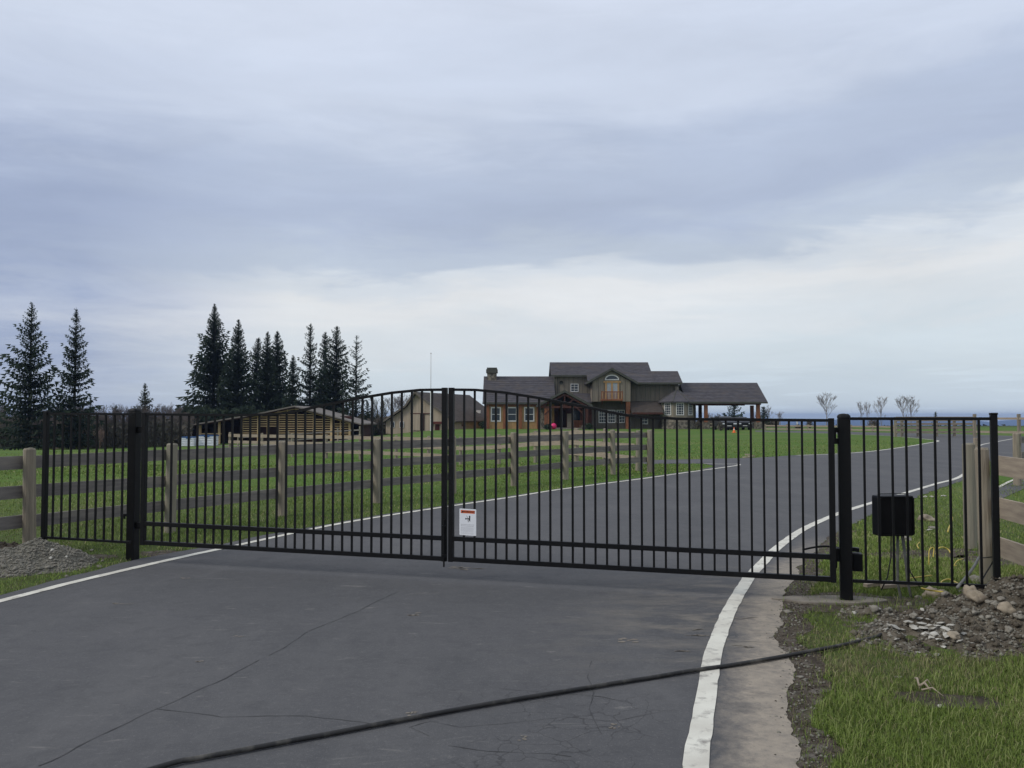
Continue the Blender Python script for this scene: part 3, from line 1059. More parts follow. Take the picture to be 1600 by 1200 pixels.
strip(0.072, SH - 0.098, 0.100, SH - 0.094, .006)
strip(0.108, SH - 0.066, 0.106, SH - 0.114, .013)
strip(0.088, SH - 0.096, 0.095, SH - 0.130, .005)
strip(0.088, SH - 0.094, 0.076, SH - 0.066, .003)
strip(0.094, SH - 0.094, 0.112, SH - 0.122, .006)
pc.done('pictogram', M['ink'], so, fix=False)
tx = MB()
rr = random.Random(3)
for i, (v, hgt) in enumerate([(0.104, .005), (0.090, .005), (0.076, .0022), (0.070, .0022), (0.062, .0022), (0.054, .0022), (0.046, .0022), (0.038, .0022), (0.026, .0022), (0.016, .0022)]):
    u = 0.016
    end = SW - 0.016 - rr.uniform(0, .02)
    while u < end:
        w = rr.uniform(.006, .018)
        tx.add([sg(u, v, .0038), sg(min(u + w, end), v, .0038), sg(min(u + w, end), v + hgt, .0038), sg(u, v + hgt, .0038)], [(0, 1, 2, 3)])
        u += w + 0.003
tx.done('fine_print', M['greyink'], so, fix=False)


# gate posts
def gate_post(px, py_base, t_off, label, htop):
    p = G(px, py_base)
    root = thing('gate_post', label, 'gate post', (p.x, p.y, 0), 'black steel posts carrying the gate')
    s = 0.105
    a = p + Vector((0, 0, -0.3))
    b = p + Vector((0, 0, htop - 0.03))
    MB().bar(a, b, s, s, up=GN).done('post_shaft', M['steel'], root, bevel=0.008)
    cp = MB()
    r = [(0.056, -0.03), (0.057, -0.012), (0.050, 0.0), (0.035, 0.010), (0.0, 0.014)]
    base = len(cp.v)
    sq_ = [(1, 1), (-1, 1), (-1, -1), (1, -1)]
    ring_ = []
    for rad, dz in r[:-1]:
        for k in range(16):
            a_ = 2 * pi * k / 16 + pi / 4
            q = 1 / max(abs(cos(a_)), abs(sin(a_))) ** 0.75
            v = sd * (cos(a_) * rad * q) + GN * (sin(a_) * rad * q)
            ring_.append((p.x + v.x, p.y + v.y, htop + dz))
    ring_.append((p.x, p.y, htop + 0.014))
    fs = [(j * 16 + k, j * 16 + (k + 1) % 16, j * 16 + 16 + (k + 1) % 16, j * 16 + 16 + k) for j in range(3) for k in range(16)]
    fs += [(48 + k, 48 + (k + 1) % 16, 64) for k in range(16)]
    cp.add(ring_, fs)
    cp.done('post_cap', M['steel'], root, smooth=True)
    return root, p


gpL, pL = gate_post(207, 875, 0, 'square black steel gate post at the left end of the gate, grass at its foot', 1.735)
gpR, pR = gate_post(1322.5, 940, 0, 'square black steel gate post at the right end, with the opener motor on it', 1.665)


def bracket(root, c, pieces, name, m=None):
    mb = MB()
    for (a, b, w, h) in pieces:
        A = c + sd * a[0] + GN * a[1] + Vector((0, 0, a[2]))
        B = c + sd * b[0] + GN * b[1] + Vector((0, 0, b[2]))
        mb.bar(A, B, w, h)
    return mb.done(name, m or M['steel'], root, bevel=0.002)


# hinges at the right post: upper, lower and the opener
bracket(gpR, pR, [((-0.125, 0, 1.53), (-0.05, 0, 1.53), .04, .045), ((-0.085, -.005, 1.42), (-0.085, -.005, 1.55), .03, .035), ((-0.10, 0, 1.43), (-0.05, 0, 1.43), .045, .05)], 'hinge')
bracket(gpR, pR, [((-0.13, 0, 0.40), (-0.05, 0, 0.40), .06, .09), ((-0.10, .02, 0.30), (-0.10, .02, 0.47), .04, .05), ((-0.13, .01, 0.46), (-0.05, .01, 0.46), .05, .03)], 'hinge')
bracket(gpL, pL, [((0.05, 0, 0.40), (0.13, 0, 0.40), .05, .07)], 'hinge')
bracket(gpL, pL, [((0.05, 0, 1.50), (0.13, 0, 1.50), .05, .07)], 'hinge')
bracket(gpL, pL, [((-0.11, 0.02, 0.515), (-0.05, 0.02, 0.515), .03, .03), ((-0.105, 0.02, 0.47), (-0.105, 0.02, 0.53), .02, .02)], 'bracket')
op = thing('gate_opener', 'black box motor with curved arm bolted behind the right gate post', 'gate opener', (pR.x, pR.y, 0))
c = pR + sd * 0.10 - GN * 0.07
MB().bar(c + Vector((0, 0, 0.27)), c + Vector((0, 0, 0.425)), 0.085, 0.13, up=GN).done('motor_box', M['plastic'], op, bevel=0.006)
arm = []
for k in range(13):
    t = k / 12
    q = pR + sd * (0.06 - 0.42 * t) - GN * (0.10 + 0.10 * sin(t * pi)) + Vector((0, 0, 0.44 + 0.02 * sin(t * pi) - .01 * t))
    arm.append(q)
MB().tube(arm, 0.009, 8).done('arm', M['steel'], op, smooth=True)
c2 = pR - GN * 0.08
MB().bar(c2 + sd * -0.02 + Vector((0, 0, .465)), c2 + sd * 0.12 + Vector((0, 0, .452)), 0.05, 0.035).done('mounting_plate', M['steel'], op)


# fixed panels either side
def panel(tA, tB, nb, label, endpost_top, ztA, ztB, zbA, zbB, end_at_A):
    te = tA if end_at_A else tB
    e = gp(te)
    root = thing('steel_fence', label, 'steel fence', (e.x, e.y, 0), 'fixed black steel fence panels beside the gate')
    MB().bar(e + Vector((0, 0, -0.2)), e + Vector((0, 0, endpost_top)), 0.052, 0.052, up=GN).done('end_post', M['steel'], root, bevel=0.004)
    cap = MB().bar(e + Vector((0, 0, endpost_top)), e + Vector((0, 0, endpost_top + 0.018)), 0.06, 0.06, up=GN)
    cap.done('post_cap', M['steel'], root, bevel=0.006)
    A, B = gp(tA), gp(tB)
    MB().bar(A + Vector((0, 0, ztA - .013)), B + Vector((0, 0, ztB - .013)), 0.032, 0.026).done('top_rail', M['steel'], root)
    MB().bar(A + Vector((0, 0, zbA + .013)), B + Vector((0, 0, zbB + .013)), 0.032, 0.026).done('bottom_rail', M['steel'], root)
    for k in range(nb):
        s = (k + 1) / (nb + 1)
        q = A.lerp(B, s)
        picket(root, q.x, q.y, zbA + (zbB - zbA) * s + .02, ztA + (ztB - ztA) * s - .02, GANG + random.uniform(-.02, .02))
    return root


panel(-0.184, -0.020, 9, 'short black steel fence panel left of the gate, ending beside the gravel heap', 1.70, 1.698, 1.690, 0.232, 0.222, True)
panel(1.018, 1.174, 9, 'short black steel fence panel right of the gate, in front of the black control box', 1.665, 1.645, 1.645, 0.192, 0.205, False)
# the upright next to the left post on the leaf side is the stile; control box behind the right panel
cb = G(1395, 926)
cbp = P(1395, 805, 7.86)
box_root = thing('control_box', 'black plastic control box on pale conduit legs behind the right fence panel', 'control box', (cbp.x, cbp.y, 0))
bw, bh = 0.335, 0.365
zc = cbp.z
MB().bar(cbp + Vector((0, 0, -bh / 2)), cbp + Vector((0, 0, bh / 2)), bw, 0.14, up=(0.12, -1, 0)).done('box_body', M['plastic'], box_root, bevel=0.02)
fr = MB()
fwd = Vector((0.12, -1, 0)).normalized()
sdx = Vector((1, .12, 0)).normalized()
for s in (-1, 1):
    a = cbp + sdx * s * (bw / 2 - .012) + fwd * .075
    fr.bar(a + Vector((0, 0, -bh / 2 + .02)), a + Vector((0, 0, bh / 2 - .02)), .012, .012)
    a = cbp + fwd * .075 + Vector((0, 0, s * (bh / 2 - .012)))
    fr.bar(a - sdx * (bw / 2 - .03), a + sdx * (bw / 2 - .03), .012, .012)
fr.done('lid_rim', M['plastic'], box_root)
for dz in (0.11, -0.11):
    a = cbp + sdx * (bw / 2 + .008) + Vector((0, 0, dz))
    MB().bar(a + Vector((0, 0, -.03)), a + Vector((0, 0, .03)), .022, .05, up=fwd).done('latch', M['plastic'], box_root)
tp = cbp + Vector((0, 0, bh / 2 + .012))
MB().tube([tp - sdx * .15 + Vector((0, 0, -.02)), tp - sdx * .14, tp + sdx * .14, tp + sdx * .15 + Vector((0, 0, -.02))], .004, 6).done('top_wire', M['steel'], box_root)
for (dx, bx, r) in ((0.045, 0.035, 0.012), (0.085, 0.135, 0.012)):
    a = cbp + sdx * dx + Vector((0, 0, -bh / 2))
    b = cbp + sdx * bx
    MB().tube([a, a.lerp(Vector((b.x, b.y, 0.25)), .5), Vector((b.x, b.y, 0.14)), Vector((b.x + .03, b.y - .02, -.05))], r, 8).done('conduit_leg', M['hosegrey'], box_root, smooth=True)
a = cbp + sdx * -0.02 + Vector((0, 0, -bh / 2))
MB().tube([a, a + Vector((-.005, 0, -.2)), a + Vector((-.04, 0, -.38)), a + Vector((-.09, .02, -.5))], .006, 6).done('cable', M['hose'], box_root, smooth=True)
a = cbp + sdx * 0.10 + Vector((0, 0, -bh / 2))
MB().tube([a, a + Vector((.02, 0, -.2)), a + Vector((.06, 0, -.34)), a + Vector((.15, .02, -.47))], .006, 6).done('cable', M['hose'], box_root, smooth=True)


# ------------------------------------------------------------------ wooden paddock fences
def round_post(root, x, y, z0, z1, r, lean=(0, 0), name='post', m=None, n=12):
    mb = MB()
    rnd = random.Random(int(x * 1000) + int(y * 77))
    k = 7
    vs = []
    for j in range(k):
        t = j / (k - 1)
        for i in range(n):
            a = 2 * pi * i / n
            rr_ = r * (1.04 - .08 * t) * (1 + .03 * mnoise.noise(Vector((cos(a), sin(a), t * 3 + x))))
            if j == k - 1:
                rr_ *= 0.86
            zz = z0 + (z1 - z0) * (t if j < k - 1 else 1.0)
            if j == k - 2:
                zz = z1 - 0.018
            vs.append((x + cos(a) * rr_ + lean[0] * (zz - z0), y + sin(a) * rr_ + lean[1] * (zz - z0), zz + (rnd.uniform(-.006, .006) if j == k - 1 else 0)))
    fs = [(j * n + i, j * n + (i + 1) % n, j * n + n + (i + 1) % n, j * n + n + i) for j in range(k - 1) for i in range(n)]
    fs.append(tuple((k - 1) * n + i for i in range(n)))
    mb.add(vs, fs)
    return mb.done(name, m or M['post'], root)


def wood_fence(label, pts, side, heights=(1.10, .735, .37), bh_=0.155, top_=1.25, r=0.078, zf=gz, pm='post', bm_='board', group='wooden paddock fences', cat='fence', rails_first=True):
    """posts at pts, boards fixed on one side (side: +1 left of travel, -1 right)"""
    p0 = pts[0]
    root = thing('wooden_fence', label, cat, (p0[0], p0[1], zf(p0[0], p0[1])), group)
    rnd = random.Random(len(label))
    for (x, y) in pts:
        z = zf(x, y)
        round_post(root, x, y, z - 0.15, z + top_ + rnd.uniform(-.025, .025), r * rnd.uniform(.92, 1.1), (rnd.uniform(-.02, .02), rnd.uniform(-.02, .02)), m=M[pm])
    for (a, b) in zip(pts[:-1], pts[1:]):
        A, B = Vector((a[0], a[1], zf(*a))), Vector((b[0], b[1], zf(*b)))
        d = (B - A).normalized()
        nrm = Vector((-d.y, d.x, 0)).normalized() * side * (r + 0.012)
        for h in heights:
            ja, jb = rnd.uniform(-.012, .012), rnd.uniform(-.012, .012)
            MB().bar(A + nrm + d * 0.004 + Vector((0, 0, h + ja)), B + nrm - d * 0.004 + Vector((0, 0, h + jb)), 0.032, bh_ * rnd.uniform(.95, 1.04)).done('board', M[bm_], root)
    return root


near_pts = [(-8.15, 6.2), (-7.05, 8.35), (-5.84, 10.45), (-4.88, 12.3), (-3.82, 14.36), (-2.58, 16.5), (-1.28, 18.5), (0.05, 20.5), (1.40, 22.55), (2.88, 24.5), (4.08, 25.5)]
wood_fence('near run of three-board wooden fence on round posts beside the left of the driveway', near_pts, 1)
far_pts = [(3.82, 26.1), (3.12, 28.8), (2.35, 31.4), (0.92, 33.6), (-0.55, 36.0), (-2.28, 38.2), (-3.9, 40.0), (-5.6, 41.6), (-7.6, 43.1), (-9.6, 44.5), (-11.7, 45.8), (-13.8, 47), (-15.9, 48.4)]
wood_fence('second run of pale wooden fence crossing the field behind the near fence', far_pts, 1, bm_='tanboard', bh_=0.165)
barn_f = [(P(px, 690, D).x, D) for px, D in ((372, 78), (410, 78), (450, 78), (490, 78), (528, 77), (562, 76))]
wood_fence('distant pale wooden fence in front of the open pole barn', barn_f, -1, heights=(.95, .45), bm_='board', bh_=0.12)
# right of the gate
pA, pB = G(1516.5, 857), G(1541.5, 912)
fr_root = wood_fence('wooden fence of broad pale boards running off the right edge of the picture',
                     [(P(1541.5, 800, 8.45).x, 8.45), (4.36, 6.3), (3.72, 4.0), (3.2, 1.6)], 1, heights=(1.17, .775, .39), bh_=0.185, top_=1.345, r=0.066, bm_='tanboard')
lp = thing('fence_post', 'lone round wooden post behind the right fence panel, left of the fence end', 'fence post', (pA.x, pA.y, 0))
round_post(lp, pA.x, pA.y, -0.1, 1.315, 0.075, (0.0, 0), name='post_shaft')
sp_ = P(1526.5, 780, 11.4)
st = MB().bar((sp_.x, sp_.y, -.1), (sp_.x, sp_.y, 1.37), .045, .045, up=(0, 1, 0)).done('stake', M['tanboard'])
tag(st, 'thin square stake standing between the two round posts on the right', 'stake')
wood_fence('short far wooden fence with a thick post at the right edge of the picture', [(12.1, 20.6), (14.3, 21.7), (16.5, 22.8)], -1, bm_='board', top_=1.26, r=.09)


def rail_fence(label, pxs, D, z0, z1, rails, mname, postw, rw, group='wooden paddock fences', Dend=None):
    De = D if Dend is None else Dend
    n = len(pxs)
    pts = [P(px, 660, D + (De - D) * i / max(n - 1, 1)) for i, px in enumerate(pxs)]
    root = thing('wooden_fence', label, 'fence', (pts[0].x, pts[0].y, 0), group)
    for p_ in pts:
        MB().box(p_.x - postw / 2, p_.x + postw / 2, p_.y - postw / 2, p_.y + postw / 2, z0, z1).done('post', M['post'], root)
    for a, b in zip(pts[:-1], pts[1:]):
        for z in rails:
            MB().bar((a.x, a.y - postw / 2 - .03, z), (b.x, b.y - postw / 2 - .03, z), .05, rw).done('rail', M[mname], root)
    return root


rail_fence('tall five-rail wooden fence at the far end of the driveway, left of its plain section', (1399, 1409, 1434, 1463, 1491, 1522), 70, 0, 1.62,
           (0.38, 0.72, 1.05, 1.36, 1.56), 'tanboard', 0.18, 0.17, Dend=72)
rail_fence('two-rail wooden fence on the far right skyline', (1523, 1592, 1661, 1730), 70, 0, 1.86, (0.42, 1.50), 'tanboard', 0.2, 0.17, Dend=62)
rail_fence('long low pale fence crossing the skyline right of the house', [1196 + 33.5 * i for i in range(7)], 104, 0.0, 0.75, (0.18, 0.56), 'tanboard', 0.16, 0.16, Dend=92)
rail_fence('short pale fence seen beneath the carport roof', [1096 + 17 * i for i in range(3)], 130, 0.0, 0.72, (0.16, 0.58), 'tanboard', 0.16, 0.18)

# ------------------------------------------------------------------ the house
HD = 118.0


def X(px, D=HD):
    return P(px, 650, D).x


def Z(py, D=HD):
    return P(800, py, D).z


house = thing('country_house', 'large two-storey timber house with grey shingle roofs and a turret', 'house', (X(960), HD, 0))


def gable_x(name, x0, x1, ye, ze, yr, zr, th=0.22, m='shingle', yb=None):
    """roof whose ridge runs along x; front eave (ye, ze), ridge (yr, zr); back slope mirrored"""
    yb = yb if yb is not None else 2 * yr - ye
    zb = zr - (zr - ze) * (yb - yr) / (yr - ye)
    poly = [(ye, ze), (yr, zr), (yb, zb), (yb, zb - th), (yr, zr - th * 1.25), (ye, ze - th)]
    o = MB().prism(poly, 'x', x0, x1).done(name, M[m], house)
    fa = MB().box(x0 - .02, x1 + .02, ye - 0.06, ye - 0.004, ze - th - .04, ze - .02).done('fascia', M['trim'], o)
    # shingle courses: thin lips across the front slope
    k = int(hypot(yr - ye, zr - ze) / 0.42)
    mb = MB()
    for i in range(1, k):
        t = i / k
        y, z = ye + (yr - ye) * t, ze + (zr - ze) * t
        mb.bar((x0 + .02, y, z + .012), (x1 - .02, y, z + .012), .05, .03)
    tag(mb.done('shingle_course', M[m], o), kind='stuff')
    return o


def gable_y(name, xc, zr, hw, ze, y0, y1, th=0.2, m='shingle', trim='trim'):
    """roof whose ridge runs along y, gable facing the camera at y0"""
    poly = [(xc - hw, ze), (xc, zr), (xc + hw, ze), (xc + hw, ze - th), (xc, zr - th * 1.2), (xc - hw, ze - th)]
    o = MB().prism(poly, 'y', y0, y1).done(name, M[m], house)
    mb = MB()
    for s in (-1, 1):
        mb.add([(xc, y0 - .05, zr + .03), (xc, y0 - .05, zr - .30), (xc + s * hw, y0 - .05, ze - .28), (xc + s * (hw + .03), y0 - .05, ze + .03),
                (xc, y0 - .004, zr + .03), (xc, y0 - .004, zr - .30), (xc + s * hw, y0 - .004, ze - .28), (xc + s * (hw + .03), y0 - .004, ze + .03)],
               [(0, 1, 2, 3), (7, 6, 5, 4), (0, 4, 5, 1), (1, 5, 6, 2), (2, 6, 7, 3), (3, 7, 4, 0)])
    mb.done('barge_board', M[trim], o)
    return o


def window(px0, px1, py0, py1, D, y, nx_=2, nz_=2, glass='glass', fr_w=0.09, frm='white', parent=None):
    x0, x1, z0, z1 = X(px0, D), X(px1, D), Z(py1, D), Z(py0, D)
    f = MB()
    for a, b, c_, d_ in ((x0, x0 + fr_w, z0, z1), (x1 - fr_w, x1, z0, z1), (x0 + fr_w, x1 - fr_w, z0, z0 + fr_w), (x0 + fr_w, x1 - fr_w, z1 - fr_w, z1)):
        f.box(a, b, y - .09, y - .003, c_, d_)
    fo = f.done('window', M[frm], parent or house)
    mu = MB()
    for i in range(1, nx_):
        x = x0 + (x1 - x0) * i / nx_
        mu.box(x - .02, x + .02, y - .07, y - .03, z0 + fr_w, z1 - fr_w)
    for i in range(1, nz_):
        z = z0 + (z1 - z0) * i / nz_
        t = .035 if nz_ == 2 else .02
        mu.box(x0 + fr_w, x1 - fr_w, y - .068, y - .032, z - t, z + t)
    if mu.v:
        mu.done('glazing_bar', M[frm], fo)
    MB().box(x0 + fr_w, x1 - fr_w, y - .03, y - .01, z0 + fr_w, z1 - fr_w).done('pane', M[glass], fo)
    return fo


def battens(x0, x1, y, z0, z1, step, m, parent, ztop=None):
    mb = MB()
    k = int((x1 - x0) / step)
    for i in range(k + 1):
        x = x0 + (x1 - x0) * i / max(k, 1)
        zt = z1 if ztop is None else ztop(x)
        if zt > z0 + .1:
            mb.box(x - .03, x + .03, y - .035, y - .002, z0, zt)
    return tag(mb.done('batten', M[m], parent), kind='stuff')


# left wing
wx0, wx1 = X(759.5, 115.6), X(866, 115.6)
ze_w, zr_w = Z(628.5, 115), Z(588, 120)
w = MB().prism([(115.6, 0), (115.6, ze_w - .12), (120, zr_w - .4), (124.4, ze_w - .12), (124.4, 0)], 'x', wx0, wx1).done('left_wing_wall', M['honey'], house)
for a, b in ((759.5, 764.5), (786, 790.5), (811, 815.5), (839, 844)):
    MB().box(X(a, 115.4), X(b, 115.4), 115.28, 115.598, -.05, ze_w - .3).done('cedar_post', M['cedar'], w)
MB().box(wx0, X(844, 115.5), 115.40, 115.597, ze_w - .52, ze_w - .30).done('cedar_beam', M['cedar'], w)
for a, b in ((766.8, 782.8), (792, 808), (818.8, 835)):
    window(a, b, 636, 658.8, 115.6, 115.6, 1, 2, fr_w=.16)
gable_x('left_wing_roof', X(754, 115), X(866.5, 118), 115, ze_w, 120, zr_w)
# stone between wing and porch
MB().box(X(844, 115.3), X(862, 115.3), 115.2, 115.59, -.05, ze_w - .3).done('stone_panel', M['fieldstone'], house)
# chimney
ch = MB().prism([(X(762, 120), Z(612, 120)), (X(762.3, 120), Z(596, 120)), (X(761, 120), Z(583, 120)), (X(776, 120), Z(583, 120)), (X(776, 120), Z(592, 120)), (X(772.5, 120), Z(605, 120)),
                 (X(772.5, 120), Z(612, 120))], 'y', 119.2, 120.8).done('chimney', M['fieldstone'], house)
MB().box(X(759.8, 120), X(777.6, 120), 119.0, 121.0, Z(583, 120), Z(577.5, 120)).box(X(761, 120), X(776.6, 120), 119.15, 120.85, Z(577.5, 120), Z(574.8, 120)).done('chimney_cap', M['trim'], ch)

# main block
mx0, mx1 = X(866, 118.8), X(1061, 118.8)
zr_m = Z(566, 122)
ze_l = Z(585.5, 118.2)
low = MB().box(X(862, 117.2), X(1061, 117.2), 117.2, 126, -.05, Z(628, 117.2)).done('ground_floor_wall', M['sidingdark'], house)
u1 = MB().prism([(118.8, Z(632, 118.8)), (118.8, ze_l - .1), (122, zr_m - .4), (125.5, ze_l - .1), (125.5, Z(632, 118.8))], 'x', mx0, X(1012, 118.8)).done('upper_wall', M['siding'], house)
battens(mx0 + .1, X(925, 118.8), 118.8, Z(632, 118.8), ze_l - .35, .62, 'sidingdark', u1)
window(891.6, 904, 599.6, 612.4, 118.8, 118.8, 2, 3)
fl = MB()
c0 = P(876.5, 598, 118.5)
vs = [(c0.x, 118.62, c0.z)] + [(c0.x + .32 * cos(a), 118.2 + .1 * cos(a), c0.z + .30 * sin(a)) for a in [k * pi / 6 for k in range(12)]]
fl.add(vs, [(0, 1 + k, 1 + (k + 1) % 12) for k in range(12)])
fl.tube([(c0.x, 118.62, c0.z), (c0.x + .1, 118.79, c0.z - .25)], .03, 6)
fl.done('dish_aerial', M['trim'], house)
MB().box(X(866, 118.7), X(868.5, 118.7), 118.70, 118.797, Z(628, 118.8), ze_l - .35).box(X(871, 118.7), X(872, 118.7), 118.72, 118.797, Z(628, 118.8), ze_l - .35).done('downpipe', M['trim'], u1)
gable_x('main_roof', X(861, 118.2), X(1016.4, 120), 118.2, ze_l, 122, zr_m)
sl = (zr_m - ze_l) / 3.8
ze_r = ze_l - sl * 2.2
gable_x('main_roof', X(918, 117), X(1016.4, 120), 116.0, ze_r, 118.19, ze_l - .004, yb=118.195)
zr_2 = ze_l + sl * 1.1
gable_x('right_roof', X(1016.6, 120), X(1064.5, 117), 116.0, ze_r, 119.3, zr_2)
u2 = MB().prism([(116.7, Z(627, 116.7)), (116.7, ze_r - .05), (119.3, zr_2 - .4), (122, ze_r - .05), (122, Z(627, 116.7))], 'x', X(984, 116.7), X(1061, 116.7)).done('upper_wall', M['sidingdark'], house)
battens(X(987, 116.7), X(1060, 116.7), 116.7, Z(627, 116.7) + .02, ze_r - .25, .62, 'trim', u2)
# balcony gable
gy = 115.35
xc = X(956, gy)
zr_g, ze_g, hw_g = Z(575, 115.2), Z(597.3, 115.2), X(996, 115.2) - xc
bx0, bx1 = X(925.5, gy), X(986, gy)


def gtop(x):
    return zr_g - (zr_g - ze_g) * abs(x - xc) / hw_g - .34


gw = MB().prism([(bx0, Z(627.5, gy)), (bx1, Z(627.5, gy)), (bx1, gtop(bx1)), (xc, gtop(xc)), (bx0, gtop(bx0))], 'y', gy, 118).done('balcony_gable_wall', M['siding'], house)
battens(bx0 + .05, X(944, gy), gy, Z(627, gy), 0, .62, 'sidingdark', gw, gtop)
battens(X(969, gy), bx1 - .05, gy, Z(627, gy), 0, .62, 'sidingdark', gw, gtop)
gable_y('balcony_gable_roof', xc, zr_g, hw_g, ze_g, 114.9, 121.0)
# arched window over french doors
ar = MB()
ax0, ax1, az0, az1 = X(945.3, gy), X(967.3, gy), Z(594, gy), Z(585.4, gy)
acx, arx, arz = (ax0 + ax1) / 2, (ax1 - ax0) / 2, az1 - az0
K = 14
outer_ = [(acx + arx * cos(pi * k / K), az0 + .12 + (arz - .12) * sin(pi * k / K)) for k in range(K + 1)]
inner_ = [(acx + (arx - .14) * cos(pi * k / K), az0 + .12 + (arz - .26) * sin(pi * k / K)) for k in range(K + 1)]
for k in range(K):
    q = [outer_[k], outer_[k + 1], inner_[k + 1], inner_[k]]
    ar.add([(a, gy - .09, b) for a, b in q] + [(a, gy - .003, b) for a, b in q], [(0, 1, 2, 3), (7, 6, 5, 4), (0, 4, 5, 1), (2, 6, 7, 3)])
ar.box(ax0, ax1, gy - .09, gy - .003, az0, az0 + .118)
aw = ar.done('arched_window', M['white'], house)
MB().prism([(a, b) for a, b in inner_], 'y', gy - .03, gy - .01).done('pane', M['glass'], aw)
dr = MB()
dx0, dx1, dz0, dz1 = X(945.8, gy), X(967.5, gy), Z(624, gy), Z(595.5, gy)
for a, b in ((dx0, dx0 + .22), (acx - .13, acx + .13), (dx1 - .22, dx1)):
    dr.box(a, b, gy - .08, gy - .003, dz0, dz1 - .2)
dr.box(dx0 - .25, dx1 + .25, gy - .12, gy - .003, dz1 - .22, dz1)
do = dr.done('french_door', M['honey'], house)
MB().box(dx0 + .22, acx - .13, gy - .04, gy - .01, dz0, dz1 - .22).box(acx + .13, dx1 - .22, gy - .04, gy - .01, dz0, dz1 - .22).done('pane', M['curtain'], do)
by = 114.3
bal = MB().box(X(939.5, by), X(973.5, by), by, gy - .004, Z(626, by), Z(623.5, by)).done('balcony', M['cedar'], house)
MB().box(X(939.5, by), X(973.5, by), by, by + .08, Z(613, by), Z(611.5, by)).done('handrail', M['cedar'], bal)
for a, b in ((939.5, 940.8), (972.2, 973.5)):
    MB().box(X(a, by), X(b, by), by + .002, by + .1, Z(623.5, by), Z(611, by)).done('corner_post', M['cedar'], bal)
for k in range(19):
    x = X(941.5, by) + (X(971.7, by) - X(941.5, by)) * k / 18
    MB().box(x - .035, x + .035, by + .02, by + .06, Z(623.5, by), Z(613, by)).done('baluster', M['cedar'] if k % 3 else M['honey'], bal)
for a in (941, 971.5):
    MB().bar((X(a, gy), gy, Z(631, gy)), (X(a, by), by + .1, Z(626, by)), .14, .14).done('bracket', M['cedar'], bal)
# lower wall openings
for a, b in ((935.3, 947.5), (949.3, 961.5), (963.5, 976)):
    window(a, b, 640.5, 660.8, 117.2, 117.2, 3, 4)
MB().box(X(978, 115.6), X(984.5, 115.6), 115.4, 115.9, -.05, Z(628, 115.5)).done('cedar_post', M['cedar'], house)
window(1000.5, 1012.3, 651.5, 662.8, 117.2, 117.2, 2, 2)
MB().prism([(114.7, Z(644.5, 114.7)), (116.69, Z(627.5, 116.7)), (116.69, Z(629.5, 116.7)), (114.7, Z(647, 114.7))], 'x', X(986.5, 115), X(1036, 115)).done('lean_to_roof', M['brownroof'], house)
MB().box(X(988, 114.8), X(1036, 114.8), 114.66, 114.698, Z(647.3, 114.7), Z(644.3, 114.7)).done('gutter', M['cedardark'], house)
MB().prism([(116.2, Z(628, 116.2)), (118.79, Z(614.5, 118.8)), (118.79, Z(616.5, 118.8)), (116.2, Z(630, 116.2))], 'x', X(897, 117), X(925.3, 116)).done('lean_to_roof', M['shingle'], house)
# entry porch
pxc = X(882, 111.8)
zr_p, ze_p, hw_p = Z(609.5, 111.5), Z(633, 111.5), X(925.5, 111.5) - X(882, 111.5)
gable_y('porch_roof', pxc, zr_p, hw_p, ze_p, 111.5, 118.7)
tb = MB()
for s in (-1, 1):
    tb.bar((pxc, 111.75, zr_p - .55), (pxc + s * (hw_p - .25), 111.75, ze_p - .35), .16, .24)
    tb.bar((pxc + s * 2.6, 111.75, 1.9), (pxc + s * 1.5, 111.75, Z(636, 111.7)), .14, .18)
    tb.bar((pxc, 111.76, Z(636, 111.7)), (pxc + s * 1.2, 111.76, zr_p - 1.15), .13, .16)
tb.bar((pxc - hw_p + .5, 111.76, Z(636, 111.7)), (pxc + hw_p - .5, 111.76, Z(636, 111.7)), .15, .26)
tb.bar((pxc, 111.76, Z(636, 111.7)), (pxc, 111.76, zr_p - .6), .16, .2)
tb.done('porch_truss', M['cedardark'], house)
for px_ in (852.5, 857, 912, 917):
    for yy in (111.9, 116.0):
        if px_ in (857, 917) and yy > 112:
            continue
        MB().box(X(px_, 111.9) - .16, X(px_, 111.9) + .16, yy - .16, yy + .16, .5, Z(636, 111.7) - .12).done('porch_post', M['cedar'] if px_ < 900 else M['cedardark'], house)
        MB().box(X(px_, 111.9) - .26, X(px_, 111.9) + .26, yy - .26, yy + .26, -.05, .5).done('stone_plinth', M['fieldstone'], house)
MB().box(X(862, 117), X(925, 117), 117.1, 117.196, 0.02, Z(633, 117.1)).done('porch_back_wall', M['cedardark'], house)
pd_ = MB().box(X(872, 117), X(884, 117), 117.0, 117.097, 0.2, 2.5).done('front_door', M['darkin'], house)
MB().box(X(896, 117), X(908, 117), 117.0, 117.097, 1.15, 2.5).done('porch_window', M['glass'], house)
MB().box(pxc - 3, pxc + 3, 112.0, 117.0, -.05, .18).done('porch_floor', M['concrete'], house)
gt = MB()
for k in range(7):
    x = X(886, 113) + k * .11
    gt.box(x, x + .07, 113.0, 113.04, .25, 1.0)
gt.box(X(886, 113), X(886, 113) + .75, 113.045, 113.08, .92, 1.0)
gt.box(X(886, 113), X(886, 113) + .75, 113.045, 113.08, .3, .38)
gt.done('porch_gate', M['tanboard'], house)
MB().box(X(886, 115), X(896, 115), 114.9, 115.0, 0.18, 2.05).done('pale_panel', M['tanboard'], house)
rl = MB()
for k in range(9):
    x = X(896, 113) + k * .15
    rl.box(x, x + .06, 113.0, 113.05, .2, 1.05)
rl.box(X(896, 113), X(911, 113), 112.98, 113.06, 1.05, 1.14)
rl.done('porch_railing', M['cedar'], house)
pk = MB()
bpc = Vector((X(865, 111), 110.9, .42))
vs, fs = [], []
